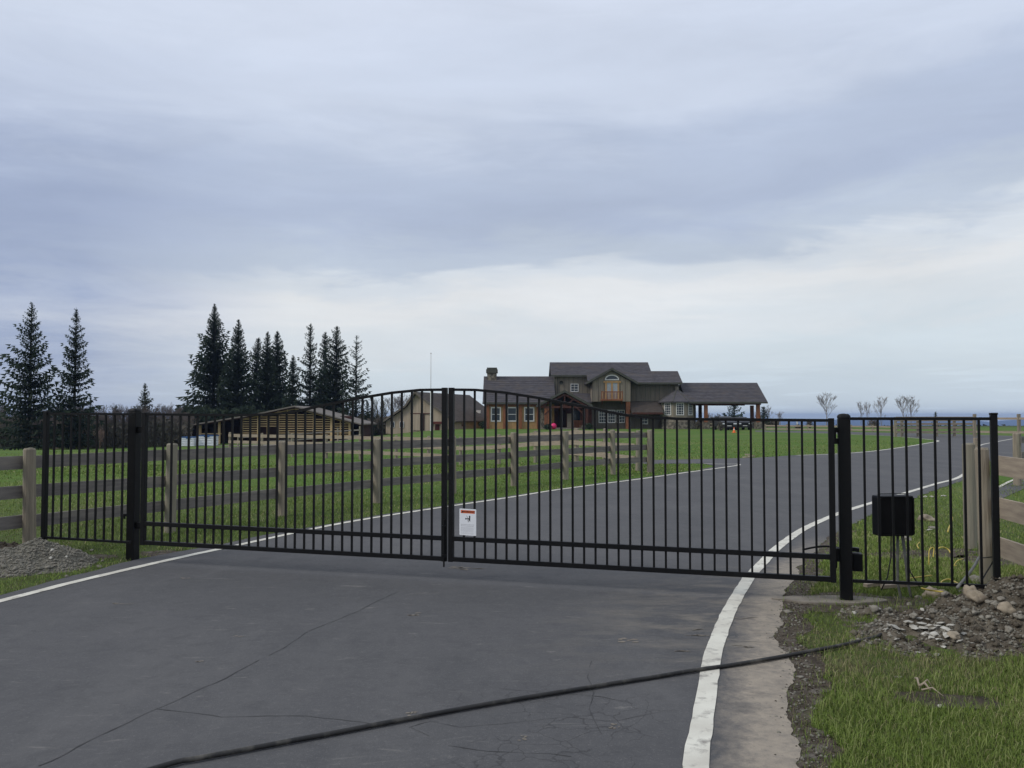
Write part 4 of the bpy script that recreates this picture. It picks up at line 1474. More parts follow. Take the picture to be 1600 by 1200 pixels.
for j in range(9):
    for i in range(14):
        a, b = 2 * pi * i / 14, pi * j / 8 - pi / 2
        vs.append((bpc.x + .38 * cos(a) * cos(b), bpc.y + .38 * sin(a) * cos(b), bpc.z + .40 * sin(b)))
for j in range(8):
    for i in range(14):
        fs.append((j * 14 + i, j * 14 + (i + 1) % 14, j * 14 + 14 + (i + 1) % 14, j * 14 + 14 + i))
pk.add(vs, fs)
tag(pk.done('ball', M['pink'], smooth=True), 'bright pink round ball in front of the house porch', 'ball')

# turret with pointed roof
tc, tr = Vector((X(1058, 116.5), 116.6)), 2.28


def octo(r, z, rot=pi / 8):
    return [(tc.x + r * cos(rot + k * pi / 4), tc.y + r * sin(rot + k * pi / 4), z) for k in range(8)]


def frustum(r0, z0, r1, z1):
    return MB().add(octo(r0, z0) + octo(r1, z1), [tuple(range(7, -1, -1)), tuple(range(8, 16))] + [(k, (k + 1) % 8, 8 + (k + 1) % 8, 8 + k) for k in range(8)])


tw = frustum(tr, .95, tr, Z(628, 114.5)).done('turret_wall', M['siding'], house)
frustum(tr + .10, -.05, tr + .08, .95).done('turret_stone_base', M['fieldstone'], house)
zt0, zt1 = Z(627, 114), Z(607.5, 116.5)
trf = MB()
trf.add(octo(2.78, zt0 - .16) + octo(2.78, zt0) + [(tc.x, tc.y, zt1)], [tuple(range(7, -1, -1))] + [(k, (k + 1) % 8, 8 + (k + 1) % 8, 8 + k) for k in range(8)] +
        [(8 + k, 8 + (k + 1) % 8, 16) for k in range(8)])
tro = trf.done('turret_roof', M['shingle'], house)
hp = MB()
for q in octo(2.78, zt0):
    hp.bar(q, (tc.x, tc.y, zt1), .12, .05)
hp.done('hip_cap', M['trim'], tro)
MB().box(tc.x - .22, tc.x + .22, tc.y - .22, tc.y + .22, zt1 - .3, zt1 + .32).done('roof_vent', M['concrete'], tro)
for k in range(8):
    a0 = pi / 8 + k * pi / 4
    am = a0 + pi / 8
    if sin(am) > 0.2:
        continue
    nrm = Vector((cos(am), sin(am), 0))
    tng = Vector((-sin(am), cos(am), 0))
    ap_ = tr * cos(pi / 8)
    c = Vector((tc.x, tc.y, 0)) + nrm * ap_
    zz0, zz1, hw_ = Z(648.8, 114.4), Z(629.3, 114.4), .52
    f = MB()
    for (u0, u1, a, b) in ((-hw_, -hw_ + .1, zz0, zz1), (hw_ - .1, hw_, zz0, zz1), (-hw_ + .1, hw_ - .1, zz0, zz0 + .1), (-hw_ + .1, hw_ - .1, zz1 - .1, zz1)):
        f.add([c + tng * u + nrm * d + Vector((0, 0, z)) for u in (u0, u1) for d in (.004, .07) for z in (a, b)],
              [(0, 1, 3, 2), (4, 6, 7, 5), (0, 4, 5, 1), (2, 3, 7, 6), (0, 2, 6, 4), (1, 5, 7, 3)])
    fo = f.done('window', M['white'], house)
    g_ = MB().add([c + tng * u + nrm * .015 + Vector((0, 0, z)) for u, z in ((-hw_ + .1, zz0 + .1), (hw_ - .1, zz0 + .1), (hw_ - .1, zz1 - .1), (-hw_ + .1, zz1 - .1))], [(0, 1, 2, 3)])
    g_.done('pane', M['glass'], fo)
    b_ = MB()
    for i in (1, 2):
        u = -hw_ + 2 * hw_ * i / 3
        b_.bar(c + tng * u + nrm * .04 + Vector((0, 0, zz0 + .1)), c + tng * u + nrm * .04 + Vector((0, 0, zz1 - .1)), .035, .02, up=nrm)
    for i in (1, 2, 3, 4):
        z = zz0 + (zz1 - zz0) * i / 5
        b_.bar(c - tng * (hw_ - .1) + nrm * .042 + Vector((0, 0, z)), c + tng * (hw_ - .1) + nrm * .042 + Vector((0, 0, z)), .02, .035)
    b_.done('glazing_bar', M['white'], fo)
# carport
zr_c, ze_c = Z(598, 119), Z(627.5, 114.2)
gable_x('carport_roof', X(1064.6, 118), X(1190, 117), 114.2, ze_c, 119, zr_c)
MB().box(X(1080, 114.8), X(1189, 114.8), 114.65, 114.95, ze_c - .42, ze_c - .10).done('carport_beam', M['cedardark'], house)
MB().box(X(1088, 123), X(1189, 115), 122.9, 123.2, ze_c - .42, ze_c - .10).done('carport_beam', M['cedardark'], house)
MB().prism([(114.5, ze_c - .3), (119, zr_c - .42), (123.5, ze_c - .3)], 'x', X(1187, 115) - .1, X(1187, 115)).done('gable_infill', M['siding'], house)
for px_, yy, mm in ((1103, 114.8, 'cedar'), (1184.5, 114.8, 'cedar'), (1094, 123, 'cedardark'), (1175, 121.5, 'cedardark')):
    x = X(px_, yy)
    MB().box(x - .22, x + .22, yy - .22, yy + .22, .9, ze_c - .42).done('carport_post', M[mm], house)
    MB().box(x - .42, x + .42, yy - .42, yy + .42, -.05, .9).done('stone_plinth', M['fieldstone'], house)
MB().box(X(1080, 118), X(1085, 118), 117, 119.5, -.05, Z(629, 118)).done('carport_side_wall', M['sidingdark'], house)


# ------------------------------------------------------------------ vehicles and cone
def suv(x, y, w, h, L, label, body, cover=None):
    root = thing('parked_car', label, 'car', (x, y, 0), 'cars parked under the carport')
    prof = [(0, .45), (0, .92), (.15, 1.02), (1.15, 1.12), (1.85, h - .06), (2.2, h), (L - .5, h), (L, h - .35), (L, .45)]
    mb = MB()
    n = len(prof)
    secs = [(-w / 2, .0), (-w / 2 + .04, .02), (w / 2 - .04, .02), (w / 2, .0)]
    vs = []
    for sx, _ in secs:
        for (yy, zz) in prof:
            inset = .16 * max(0, (zz - 1.05) / (h - 1.05)) * (1 if sx < 0 else -1) if zz > 1.05 else 0
            vs.append((x + sx + inset, y + yy, zz + (.02 if abs(sx) < w / 2 - .01 and zz > 1 else 0)))
    fs = [tuple(range(n)), tuple(range(4 * n - 1, 3 * n - 1, -1))]
    for s in range(3):
        for i in range(n):
            fs.append((s * n + i, s * n + (i + 1) % n, (s + 1) * n + (i + 1) % n, (s + 1) * n + i))
    mb.add(vs, fs)
    b = mb.done('car_body', body, root, bevel=.03)
    MB().add([(x - w / 2 + .12, y + 1.20, 1.16), (x + w / 2 - .12, y + 1.20, 1.16), (x + w / 2 - .26, y + 1.80, h - .12), (x - w / 2 + .26, y + 1.80, h - .12)],
             [(0, 1, 2, 3)]).done('windscreen', M['glass'], root)
    g = MB().box(x - .45, x + .45, y - .03, y - .002, .62, .84)
    g.done('grille', M['plastic'], root)
    MB().box(x - .26, x + .26, y - .06, y - .032, .46, .58).done('number_plate', M['white'], root)
    MB().box(x - w / 2 + .02, x + w / 2 - .02, y - .08, y - .002, .30, .50).done('bumper', M['tyre'], root)
    for s in (-1, 1):
        MB().box(x + s * (w / 2 - .24) - .2, x + s * (w / 2 - .24) + .2, y - .05, y - .003, .72, .86).done('headlight', M['lamp'], root, bevel=.02)
        MB().box(x + s * (w / 2 + .1) - .1, x + s * (w / 2 + .1) + .1, y + 1.45, y + 1.6, 1.08, 1.24).done('wing_mirror', body, root)
        for yy in (.85, L - .9):
            wx = x + s * (w / 2 - .13)
            MB().tube([(wx - .12, y + yy, .36), (wx + .12, y + yy, .36)], .36, 16).done('wheel', M['tyre'], root)
    return root


suv(X(1139.5, 104), 104.0, 1.86, 1.68, 4.7, 'grey utility vehicle with bright headlights under the carport, nearer the house', M['cargrey'])
suv(X(1162.5, 106), 105.6, 1.80, 1.60, 4.6, 'black car parked under the carport, farther from the house', M['carblack'])
cn = G(1147, 676.2)
tc_ = thing('traffic_cone', 'orange traffic cone on the lawn edge in front of the parked cars', 'traffic cone', (cn.x, cn.y, 0))
MB().box(cn.x - .2, cn.x + .2, cn.y - .2, cn.y + .2, 0.005, .04).done('base', M['coneorange'], tc_)
MB().tube([(cn.x, cn.y, .04), (cn.x, cn.y, .3)], [.15, .09], 14).done('cone_body', M['coneorange'], tc_)
MB().tube([(cn.x, cn.y, .3), (cn.x, cn.y, .4)], [.09, .066], 14).done('reflective_band', M['white'], tc_)
MB().tube([(cn.x, cn.y, .4), (cn.x, cn.y, .56)], [.066, .03], 14).done('cone_tip', M['coneorange'], tc_)

# ------------------------------------------------------------------ tan barn behind the lawn, turned a little to the right
bd = Vector((6.2, 17, 0)).normalized()          # long axis
bc = Vector((0.94, -0.342, 0))                  # across the front gable
A0 = P(648, 640, 115)
A0.z = 0
barn2 = thing('barn', 'tan timber barn with a brown sweeping roof and a sliding door', 'barn', (A0.x, A0.y, 0))


def bp(a, l, z):
    q = A0 + bc * a + bd * l
    return Vector((q.x, q.y, z))


z_r = Z(612, 115)
prof = [(-4.95, Z(659, 116.6)), (-1.45, Z(633.5, 115.5)), (0, z_r), (2.1, Z(629.5, 114.3)), (6.0, Z(658, 113))]
wall_prof = [(-4.6, -.7), (-4.6, prof[0][1] + .02), (-1.4, prof[1][1] - .22), (0, prof[2][1] - .28), (2.05, prof[3][1] - .22), (5.5, prof[4][1] + .12), (5.5, -.7)]
Lb = 18.5
n = len(wall_prof)
bw_ = MB().add([bp(a, 0.5, z) for a, z in wall_prof] + [bp(a, Lb, z) for a, z in wall_prof],
               [tuple(range(n)), tuple(range(2 * n - 1, n - 1, -1))] + [(i, n + i, n + (i + 1) % n, (i + 1) % n) for i in range(n)]).done('barn_wall', M['barn'], barn2)
rf = MB()
for (a0, z0), (a1, z1) in zip(prof[:-1], prof[1:]):
    vs = [bp(a, l, z - d) for d in (0, .16) for (a, z) in ((a0, z0), (a1, z1)) for l in (0, Lb + .3)]
    rf.add(vs, [(0, 1, 3, 2), (4, 6, 7, 5), (0, 2, 6, 4), (1, 5, 7, 3), (0, 4, 5, 1), (2, 3, 7, 6)])
ro = rf.done('barn_roof', M['brownroof'], barn2)
bb = MB()
for (a0, z0), (a1, z1) in zip(prof[:-1], prof[1:]):
    bb.bar(bp(a0, -.04, z0 - .08), bp(a1, -.04, z1 - .08), .07, .26)
bb.done('barge_board', M['trim'] if False else M['sidingdark'], ro)


def bq(a0, a1, z0, z1, l=0.46, d=.03):
    mb = MB()
    vs = [bp(a, l - dd, z) for dd in (0, d) for a in (a0, a1) for z in (z0, z1)]
    return mb.add(vs, [(0, 1, 3, 2), (4, 6, 7, 5), (0, 4, 5, 1), (2, 3, 7, 6), (0, 2, 6, 4), (1, 5, 7, 3)])


bq(-.85, 2.05, Z(647, 115), Z(645.5, 115), .44, .06).done('door_track', M['cedardark'], barn2)
bq(-.75, -.62, -.2, Z(647, 115)).done('door_jamb', M['cedardark'], barn2)
bq(.62, 1.22, -.2, Z(647, 115)).done('door_opening', M['darkin'], barn2)
bq(-.55, .60, -.2, Z(647.2, 115), .45, .08).done('sliding_door', M['barn'], barn2)
for a in (-3.55, -2.15):
    fo = bq(a - .32, a + .32, .18, .98, .45, .04).done('window', M['white'], barn2)
    bq(a - .25, a + .25, .25, .91, .40, .03).done('pane', M['glass'], fo)
for l, zz in ((3, 0), (9, 0)):
    q0 = [bp(5.53, l, .35), bp(5.53, l + .9, .35), bp(5.53, l + .9, .95), bp(5.53, l, .95)]
    MB().add(q0, [(0, 1, 2, 3)]).done('side_window', M['glass'], barn2)
q = P(744, 650.5, 120)
sk = bp(4.1, 12.5, 0)
zsk = np.interp(4.1, [p_[0] for p_ in prof], [p_[1] for p_ in prof])
MB().box(sk.x - .3, sk.x + .3, sk.y - .3, sk.y + .3, zsk - .1, zsk + .35).done('roof_vent', M['white'], ro)

# red-roofed kiosk beside it
kq = P(683, 665, 110)
kr = thing('kiosk', 'small dark red roofed stand in front of the barn', 'kiosk', (kq.x, kq.y, 0))
for s in (-1, 1):
    MB().box(kq.x + s * .42 - .09, kq.x + s * .42 + .09, 110, 110.2, -.1, .78).done('support', M['tanboard'], kr)
MB().box(kq.x - .3, kq.x + .3, 110.3, 110.5, -.1, .7).done('backboard', M['redpaint'], kr)
MB().prism([(kq.x - .85, .72), (kq.x - .8, 1.02), (kq.x + .8, 1.02), (kq.x + .85, .72)], 'y', 109.7, 110.9).done('kiosk_roof', M['redpaint'], kr)
fp = P(673, 670, 108)
fr_ = thing('flagpole', 'slender white flagpole standing in front of the barn', 'flagpole', (fp.x, fp.y, 0))
MB().tube([(fp.x, 108, -.2), (fp.x, 108, 4.8)], [.085, .075], 10).done('lower_pole', M['white'], fr_)
MB().tube([(fp.x, 108, 4.8), (fp.x, 108, Z(553, 108))], [.03, .018], 8).done('upper_pole', M['concrete'], fr_)
MB().tube([(fp.x, 108, Z(553, 108)), (fp.x, 108, Z(551.3, 108))], [.07, .05], 8).done('finial', M['concrete'], fr_)

# ------------------------------------------------------------------ open pole barn with lattice wall
DB = 108.0
pb = thing('pole_barn', 'long low open pole barn with a lattice of pale boards on its front', 'barn', (X(430, DB), DB, gz(X(430, DB), DB)))


def bz(py):
    return Z(py, DB)


def roofz(px):
    return bz(float(np.interp(px, [272, 400, 462, 567], [668, 647, 634, 662])))


gnd = lambda px: gz(X(px, DB), DB)
rf = MB()
for a, b in ((272, 400), (400, 462), (462, 567)):
    vs = [(X(q_, DB), y_, roofz(q_) - d) for d in (0, .16) for q_ in (a, b) for y_ in (DB - 1.0, DB + 11)]
    rf.add(vs, [(0, 1, 3, 2), (4, 6, 7, 5), (0, 2, 6, 4), (1, 5, 7, 3), (0, 4, 5, 1), (2, 3, 7, 6)])
ro = rf.done('barn_roof', M['metalroof'], pb)
sf = MB()
for a, b in ((272, 400), (400, 462), (462, 567)):
    vs = [(X(q_, DB), y_, roofz(q_) - d) for d in (.165, .26) for q_ in (a, b) for y_ in (DB - .9, DB + 10.9)]
    sf.add(vs, [(0, 1, 3, 2), (4, 6, 7, 5), (0, 2, 6, 4), (1, 5, 7, 3), (0, 4, 5, 1), (2, 3, 7, 6)])
sf.done('shade_underlay', M['redin'], ro)  # added dark layer; shade under the roof is put into its colour
MB().prism([(X(q_, DB), roofz(q_) - .2) for q_ in (280, 400, 462, 562)] + [(X(562, DB), gnd(562) - .4), (X(280, DB), gnd(280) - .4)], 'y', DB + 9, DB + 9.2).done('back_wall', M['redin'], pb)
MB().box(X(561, DB), X(562, DB) + .1, DB, DB + 9, gnd(562) - .4, roofz(561) - .18).done('end_wall', M['redin'], pb)
MB().box(X(280, DB), X(281, DB), DB + 1, DB + 9, gnd(280) - .4, roofz(281) - .18).done('end_wall', M['redin'], pb)
posts_ = [282, 313, 343, 378, 404, 434.5, 463, 491, 518, 546.5]
for px_ in posts_:
    MB().box(X(px_, DB) - .13, X(px_, DB) + .13, DB - .13, DB + .13, gnd(px_) - .3, roofz(px_) - .18).done('pole', M['rawwood'], pb)
for px_ in (391, 418, 449, 477, 505, 532):
    MB().box(X(px_, DB) - .06, X(px_, DB) + .06, DB - .06, DB + .06, bz(679), roofz(px_) - .18).done('stud', M['rawwood'], pb)
for a, b in zip(posts_[3:-1], posts_[4:]):
    z = bz(681.5)
    k = 0
    while True:
        z = bz(680 - 3.55 * k)
        lim = min(roofz(a), roofz(b)) - .25
        if z > lim:
            break
        k += 1
        if a == 404 and 668 < 680 - 3.55 * (k - 1):
            continue
        if a == 491 and z > bz(653):
            continue
        MB().box(X(a, DB) + .132, X(b, DB) - .132, DB - .11, DB - .062, z - .045, z + .045).done('lattice_board', M['rawwood'], pb)
for a, b in zip(posts_[3:-1], posts_[4:]):
    MB().bar((X(a, DB), DB - .16, roofz(a) - .36), (X(b, DB), DB - .16, roofz(b) - .36), .05, .09).done('rafter', M['rawwood'], pb)
MB().box(X(313, DB), X(346, DB), DB - .1, DB + .1, bz(678.5), bz(677)).done('rail', M['rawwood'], pb)
MB().box(X(378, DB), X(546, DB), DB + 3, DB + 3.1, gnd(450) - .2, bz(650)).done('inner_wall', M['redin'], pb)

# pale bare ground in front of the pole barn
sheet_pts = blob(X(470, 100), 99, 10.5, 2.8, 0.0, 40, .2, 4)
me_ = MB()
c_ = Vector((X(470, 100), 99))
vs = [(c_.x, c_.y, gz(c_.x, c_.y) + .05)]
for rr_ in (.35, .7, 1.0):
    for q_ in sheet_pts:
        v_ = c_.lerp(q_, rr_)
        vs.append((v_.x, v_.y, gz(v_.x, v_.y) + .05 - .03 * (rr_ == 1.0)))
n = len(sheet_pts)
fs = [(0, 1 + i, 1 + (i + 1) % n) for i in range(n)] + [(1 + r_ * n + i, 1 + r_ * n + n + i, 1 + r_ * n + n + (i + 1) % n, 1 + r_ * n + (i + 1) % n) for r_ in (0, 1) for i in range(n)]
me_.add(vs, fs)
tag(me_.done('bare_ground', M['concrete']), 'pale bare ground in front of the pole barn', kind='structure')


def stack(px0, px1, py0, py1, D, label, tarp, rows):
    x0, x1 = X(px0, D), X(px1, D)
    z0 = gz((x0 + x1) / 2, D)
    z1 = Z(py0, D)
    root = thing('wrapped_stack', label, 'stack', ((x0 + x1) / 2, D, z0), 'white wrapped stacks beside the pole barn')
    h = (z1 - z0) / rows
    for k in range(rows):
        for j in range(2):
            a = x0 + (x1 - x0) * j / 2
            MB().box(a + .02, a + (x1 - x0) / 2 - .02, D, D + 1.6, z0 + k * h + .03, z0 + (k + 1) * h).done('bale', M['wrap'], root, bevel=.04)
    t = MB().box(x0 - .04, x1 + .04, D - .03, D + 1.66, z1 + .004, z1 + .12)
    t.add([(x0 + (x1 - x0) * .3, D - .05, z1 + .1), (x0 + (x1 - x0) * .8, D - .05, z1 + .1), (x0 + (x1 - x0) * .7, D - .06, z1 - .1), (x0 + (x1 - x0) * .4, D - .06, z1 - .12)], [(0, 1, 2, 3)])
    t.done('tarpaulin', M['tarp'], root)


stack(283.5, 304, 684, 697, 100, 'left lower stack of white wrapped bales under a dark blue sheet', 'tarp', 4)
stack(310, 335, 681.5, 697, 100.5, 'right taller stack of white wrapped bales with a bright blue sheet on top', 'tarp', 4)

# ------------------------------------------------------------------ trees


def conifer(label, x, y, H, R, seed, z0=None, start=0.05, dens=1.0, ragged=0.35, m='needle', power=1.0, spacing=0.42, lean=0.0, group='conifers beyond the field',
            broken=False, clump=1.0):
    rnd = random.Random(seed)
    z0 = gz(x, y) - .1 if z0 is None else z0
    root = thing('conifer_tree', label, 'conifer', (x, y, z0), group)
    tr_ = MB()
    k = 8
    pts = [(x + lean * H * (t / k) ** 2 + .1 * mnoise.noise(Vector((t, seed, 0))), y, z0 + H * t / k * .985) for t in range(k + 1)]
    tr_.tube(pts, [H * .013 * (1 - t / k) + .025 for t in range(k + 1)], 6)
    tr_.done('trunk', M['bark'], root)
    V, Fc = [], []

    def tri(a, b, c):
        n_ = len(V)
        V.extend((a, b, c))
        Fc.append((n_, n_ + 1, n_ + 2))

    wh = .80
    h = H * start
    az0 = rnd.uniform(0, 6)
    side = [1 + ragged * .9 * mnoise.noise(Vector((i * .9, seed * 3.1, 2))) for i in range(8)]
    while h < H * .995:
        t = h / H
        env = R * max(0.0, 1 - t) ** power
        if t < .15:
            env *= .8 + 1.33 * t
        nb = max(4, int((6 + 4.5 * (1 - t)) * dens))
        az0 += 2.4
        for b in range(nb):
            if rnd.random() < .10 + ragged * .25:
                continue
            az = az0 + b * 2 * pi / nb + rnd.uniform(-.4, .4)
            L = env * (rnd.uniform(1 - ragged, 1.1) if rnd.random() > .12 else rnd.uniform(1.0, 1.25)) * side[int((az % (2 * pi)) / (2 * pi) * 8) % 8] + .12
            if rnd.random() < ragged * .12:
                L *= 1.35
            if L < .15:
                L = .15
            up = (.80 * t - .06) + rnd.uniform(-.16, .16)
            dx, dy = cos(az), sin(az)
            bx, by_, bz_ = x + lean * H * t * t, y, z0 + h + rnd.uniform(-.15, .15)
            sc_ = min(1.5, .25 + L * .50) * clump
            sag = rnd.uniform(.10, .22)
            steps = max(2, int(L / (.30 * max(sc_, .4))))
            for s in range(steps + 1):
                u = (s + .3) / (steps + 1)
                r = L * u
                zz = bz_ + up * r - sag * L * u * (1.35 - u) + (.10 * r * u if t < .7 else 0) + rnd.uniform(-.04, .04)
                px_, py_ = bx + dx * r + rnd.uniform(-.05, .05), by_ + dy * r + rnd.uniform(-.05, .05)
                ln = .42 * sc_
                wd = (.10 + .42 * (1 - u)) * sc_
                for sgn in (-1, 1):
                    w_ = wd * rnd.uniform(.5, 1.3)
                    tri((px_ - dx * ln * .5, py_ - dy * ln * .5, zz + .03), (px_ + dx * ln * .3, py_ + dy * ln * .3, zz - .02),
                        (px_ + dx * ln * .5 - sgn * dy * w_, py_ + dy * ln * .5 + sgn * dx * w_, zz - (.05 + .20 * rnd.random()) * sc_))
                if rnd.random() < .85:
                    hg = (.18 + .50 * rnd.random() ** 1.4) * sc_ * (1.1 - .5 * u)
                    a_ = rnd.uniform(-.6, .6)
                    tri((px_ - dx * ln * .3, py_ - dy * ln * .3, zz + .03), (px_ + dx * ln * .25, py_ + dy * ln * .25, zz + .02),
                        (px_ + dy * a_ * .3 * sc_, py_ - dx * a_ * .3 * sc_, zz - hg))
            r = L
            zz = bz_ + up * r - sag * L * .35 + (.10 * r if t < .7 else 0)
            tri((bx + dx * r * .82, by_ + dy * r * .82, zz + .02 + .02 * L), (bx + dx * r * 1.08, by_ + dy * r * 1.08, zz + .04), (bx + dx * r * .88 - dy * .07, by_ + dy * r * .88 + dx * .07, zz - .12 * sc_))
            # woody branch
            tri((bx, by_, bz_), (bx + dx * L * .8, by_ + dy * L * .8, bz_ + up * L * .8 - .1 * L * .8), (bx, by_, bz_ - .09))
        h += spacing * rnd.uniform(.5, 1.5) * (0.45 + .6 * (1 - t)) * wh
    tip = z0 + H
    tx_ = x + lean * H
    for k in range(5):
        a = k * 1.3
        tri((tx_ + .05 * cos(a), y + .05 * sin(a), tip - .7 + k * .12), (tx_, y, tip + .15), (tx_ + .09 * cos(a), y + .09 * sin(a), tip - .5))
    np_mesh('crown', np.array(V), np.array(Fc), M[m], root, off=(x, y, z0))
    return root


def conif_px(label, px, ptop, D, halfpx, seed, **kw):
    b = P(px, 650, D)
    z0 = gz(b.x, D) - .1
    H = P(px, ptop, D).z - z0
    return conifer(label, b.x, D, H, halfpx * D / F, seed, z0=z0, **kw)


conif_px('tall spruce at the far left of the picture with long ragged branches', 46, 473, 96, 65, 11, ragged=.42, spacing=.55, clump=.95, power=0.94)
conif_px('narrower tall spruce right beside the leftmost one', 116, 481, 99, 45, 12, ragged=.42, spacing=.50, power=0.94, clump=.95)
conif_px('tallest and fullest fir of the dark clump behind the pole barn', 333, 475, 132, 63, 13, dens=1.5, spacing=.48, ragged=.28, power=1.02, clump=1.05)
conif_px('dark fir with a thin pointed top, second of the clump behind the pole barn', 371, 500, 130, 38, 14, dens=1.5, spacing=.48, ragged=.35, power=0.82, clump=1.05)
conif_px('fir with a bent broken top in the middle of the dark clump', 398, 528, 134, 34, 15, dens=1.3, spacing=.5, ragged=.6, power=0.72, lean=.03, clump=1.05)
conif_px('dark fir with a narrow club-shaped top in the dark clump', 417, 519, 131, 34, 16, dens=1.5, spacing=.48, ragged=.4, power=0.87, clump=1.05)
conif_px('broad dark fir beside the club-topped one in the dark clump', 432, 518, 135, 38, 17, dens=1.5, spacing=.48, ragged=.3, power=0.82, clump=1.05)
conif_px('lowest dark fir at the right end of the dark clump', 457, 556, 129, 25, 18, dens=1.4, spacing=.48, ragged=.4, power=0.82, clump=1.0)
conif_px('thin fir with a bare lower trunk at the left of the open group', 484, 506, 130, 28, 19, dens=1.0, spacing=.52, ragged=.55, power=0.67, start=.12, clump=1.0)
conif_px('fir half hidden in the middle of the open group', 507, 519, 136, 29, 20, dens=1.4, spacing=.5, ragged=.45, power=0.72, clump=1.0)
conif_px('tallest fir of the open group right of the dark clump', 525, 509, 131, 36, 21, dens=1.2, spacing=.5, ragged=.5, power=0.72, clump=1.0)
conif_px('sparse see-through fir at the right end of the open group', 556, 524, 128, 34, 22, dens=.8, spacing=.6, ragged=.6, power=0.72, clump=.8)
conif_px('short dark fir filling the gap low between the two groups', 500, 585, 139, 25, 23, dens=1.3, spacing=.55, ragged=.4)
conif_px('short dark fir low behind the right eave of the pole barn', 574, 628, 126, 20, 24, dens=1.2, spacing=.5, ragged=.4)
conif_px('pale green young conifer standing alone beyond the left gate post', 226, 599, 118, 24, 25, m='needlelight', spacing=.42, ragged=.4, power=0.97)
conif_px('low dark conifer left of the dark clump', 287, 630, 122, 19, 26, spacing=.5)
conif_px('small pointed conifer low beyond the left fence panel', 141, 622, 120, 19, 27, spacing=.5)
conif_px('smallest pointed conifer beyond the left fence panel', 181, 634, 122, 17, 28, spacing=.5)
conif_px('blue green fir seen through the carport, standing between its posts', 1148, 630, 140, 24, 29, m='needleblue', spacing=.5, power=0.82, ragged=.3, clump=1.0)
conif_px('dark small conifer beside the right carport post', 1193, 636, 138, 12, 30, spacing=.45, power=0.72)
conif_px('tiny conifer seen through the far left of the carport', 1132, 646, 141, 9, 31, m='needleblue', spacing=.45)
conif_px('tiny dark conifer on the skyline above the right fence panel', 1462, 644, 150, 6, 32, spacing=.4)


def bare_mesh(seed, H, spread=.45, levels=5, mname='twig', trunk_r=None):
    rnd = random.Random(seed)
    mb_t, V, Fc = MB(), [], []
    tr0 = trunk_r or H * .011

    def limb(p, d, L, r, lv):
        q = p + d * L * .5 + Vector((rnd.uniform(-1, 1), rnd.uniform(-1, 1), rnd.uniform(-.3, .6))) * L * .05
        e = p + d * L
        if lv == 0:
            mb_t.tube([p, q, e], [r, r * .85, r * .7], 6, caps=False)
        else:
            for (a, b, ra, rb) in ((p, q, r, r * .8), (q, e, r * .8, r * .55)):
                dd = (b - a).normalized()
                s = dd.cross(Vector((.3, .9, .2))).normalized()
                u = dd.cross(s)
                n_ = len(V)
                for base, rad in ((a, ra), (b, rb)):
                    for k in range(3):
                        an = k * 2.094
                        V.append(tuple(base + (s * cos(an) + u * sin(an)) * rad))
                for k in range(3):
                    Fc.append((n_ + k, n_ + (k + 1) % 3, n_ + 3 + (k + 1) % 3))
                    Fc.append((n_ + k, n_ + 3 + (k + 1) % 3, n_ + 3 + k))
        if lv >= levels:
            return
        nb = rnd.choice((2, 3, 4)) if lv else 17
        for i in range(nb):
            f_ = rnd.uniform(.35 if lv else .12, 1.0) if i else 1.0
            base = p + (e - p) * f_
            az = rnd.uniform(0, 2 * pi)
            sp = spread * rnd.uniform(.5, 1.2)
            side_ = Vector((cos(az), sin(az), 0))
            if lv == 0:
                nd = (d * 1.0 + side_ * rnd.uniform(.35, .75)).normalized()
            else:
                nd = (d * (1 - sp * .3) + side_ * sp + Vector((0, 0, .16))).normalized()
            limb(base, nd, L * rnd.uniform(.45, .68) * (1 if lv else .60 * (1.25 - .9 * abs(f_ - .45))), max(r * (.50 if lv else .45), .016), lv + 1)
    limb(Vector((0, 0, -.1)), Vector((0, 0, 1)), H * .68, tr0, 0)
    return mb_t, np.array(V), np.array(Fc)


def bare_proto(name, label, seed, H, mname, spread=.45, levels=5, group=None, cat='bare tree', tr_=None):
    mb_t, V, Fc = bare_mesh(seed, H, spread, levels, mname, tr_)
    root = thing(name, label, cat, (0, 0, 0), group)
    mb_t.done('trunk', M[mname], root)
    np_mesh('crown', V, Fc, M[mname], root)
    top_ = V[:, 2].max()
    return root, top_


def place(root, x, y, z, s, rz, label=None, group=None, sx=1.0):
    root.location = (x, y, z)
    root.scale = (s * sx, s * sx, s)
    root.rotation_euler = (0, 0, rz)
    if label:
        root['label'] = label
    if group:
        root['group'] = group
    return root


# pale bare trees on the right skyline
protos = {}
for key, args in {'pale': (41, 'twigpale'), 'pale2': (42, 'twigpale'), 'grey': (43, 'twig'), 'grey2': (44, 'twig'), 'grey3': (45, 'twig'), 'green': (46, 'twiggreen'),
                  'pink': (47, 'twigpink')}.items():
    protos[key] = bare_proto('bare_tree', 'bare tree', args[0], 8.0, args[1], spread=.50 if key != 'pink' else .85, levels=5)
used_p = set()


def bare_px(key, px, ptop, D, label, group, sx=1.0, zoff=0.0):
    root, top_ = protos[key]
    if key in used_p:
        root = copy_tree(root)
    used_p.add(key)
    b = P(px, 650, D)
    z0 = gz(b.x, D) + zoff
    s = (P(px, ptop, D).z - z0) / top_
    return place(root, b.x, D, z0, s, random.uniform(0, 6), label, group, sx)


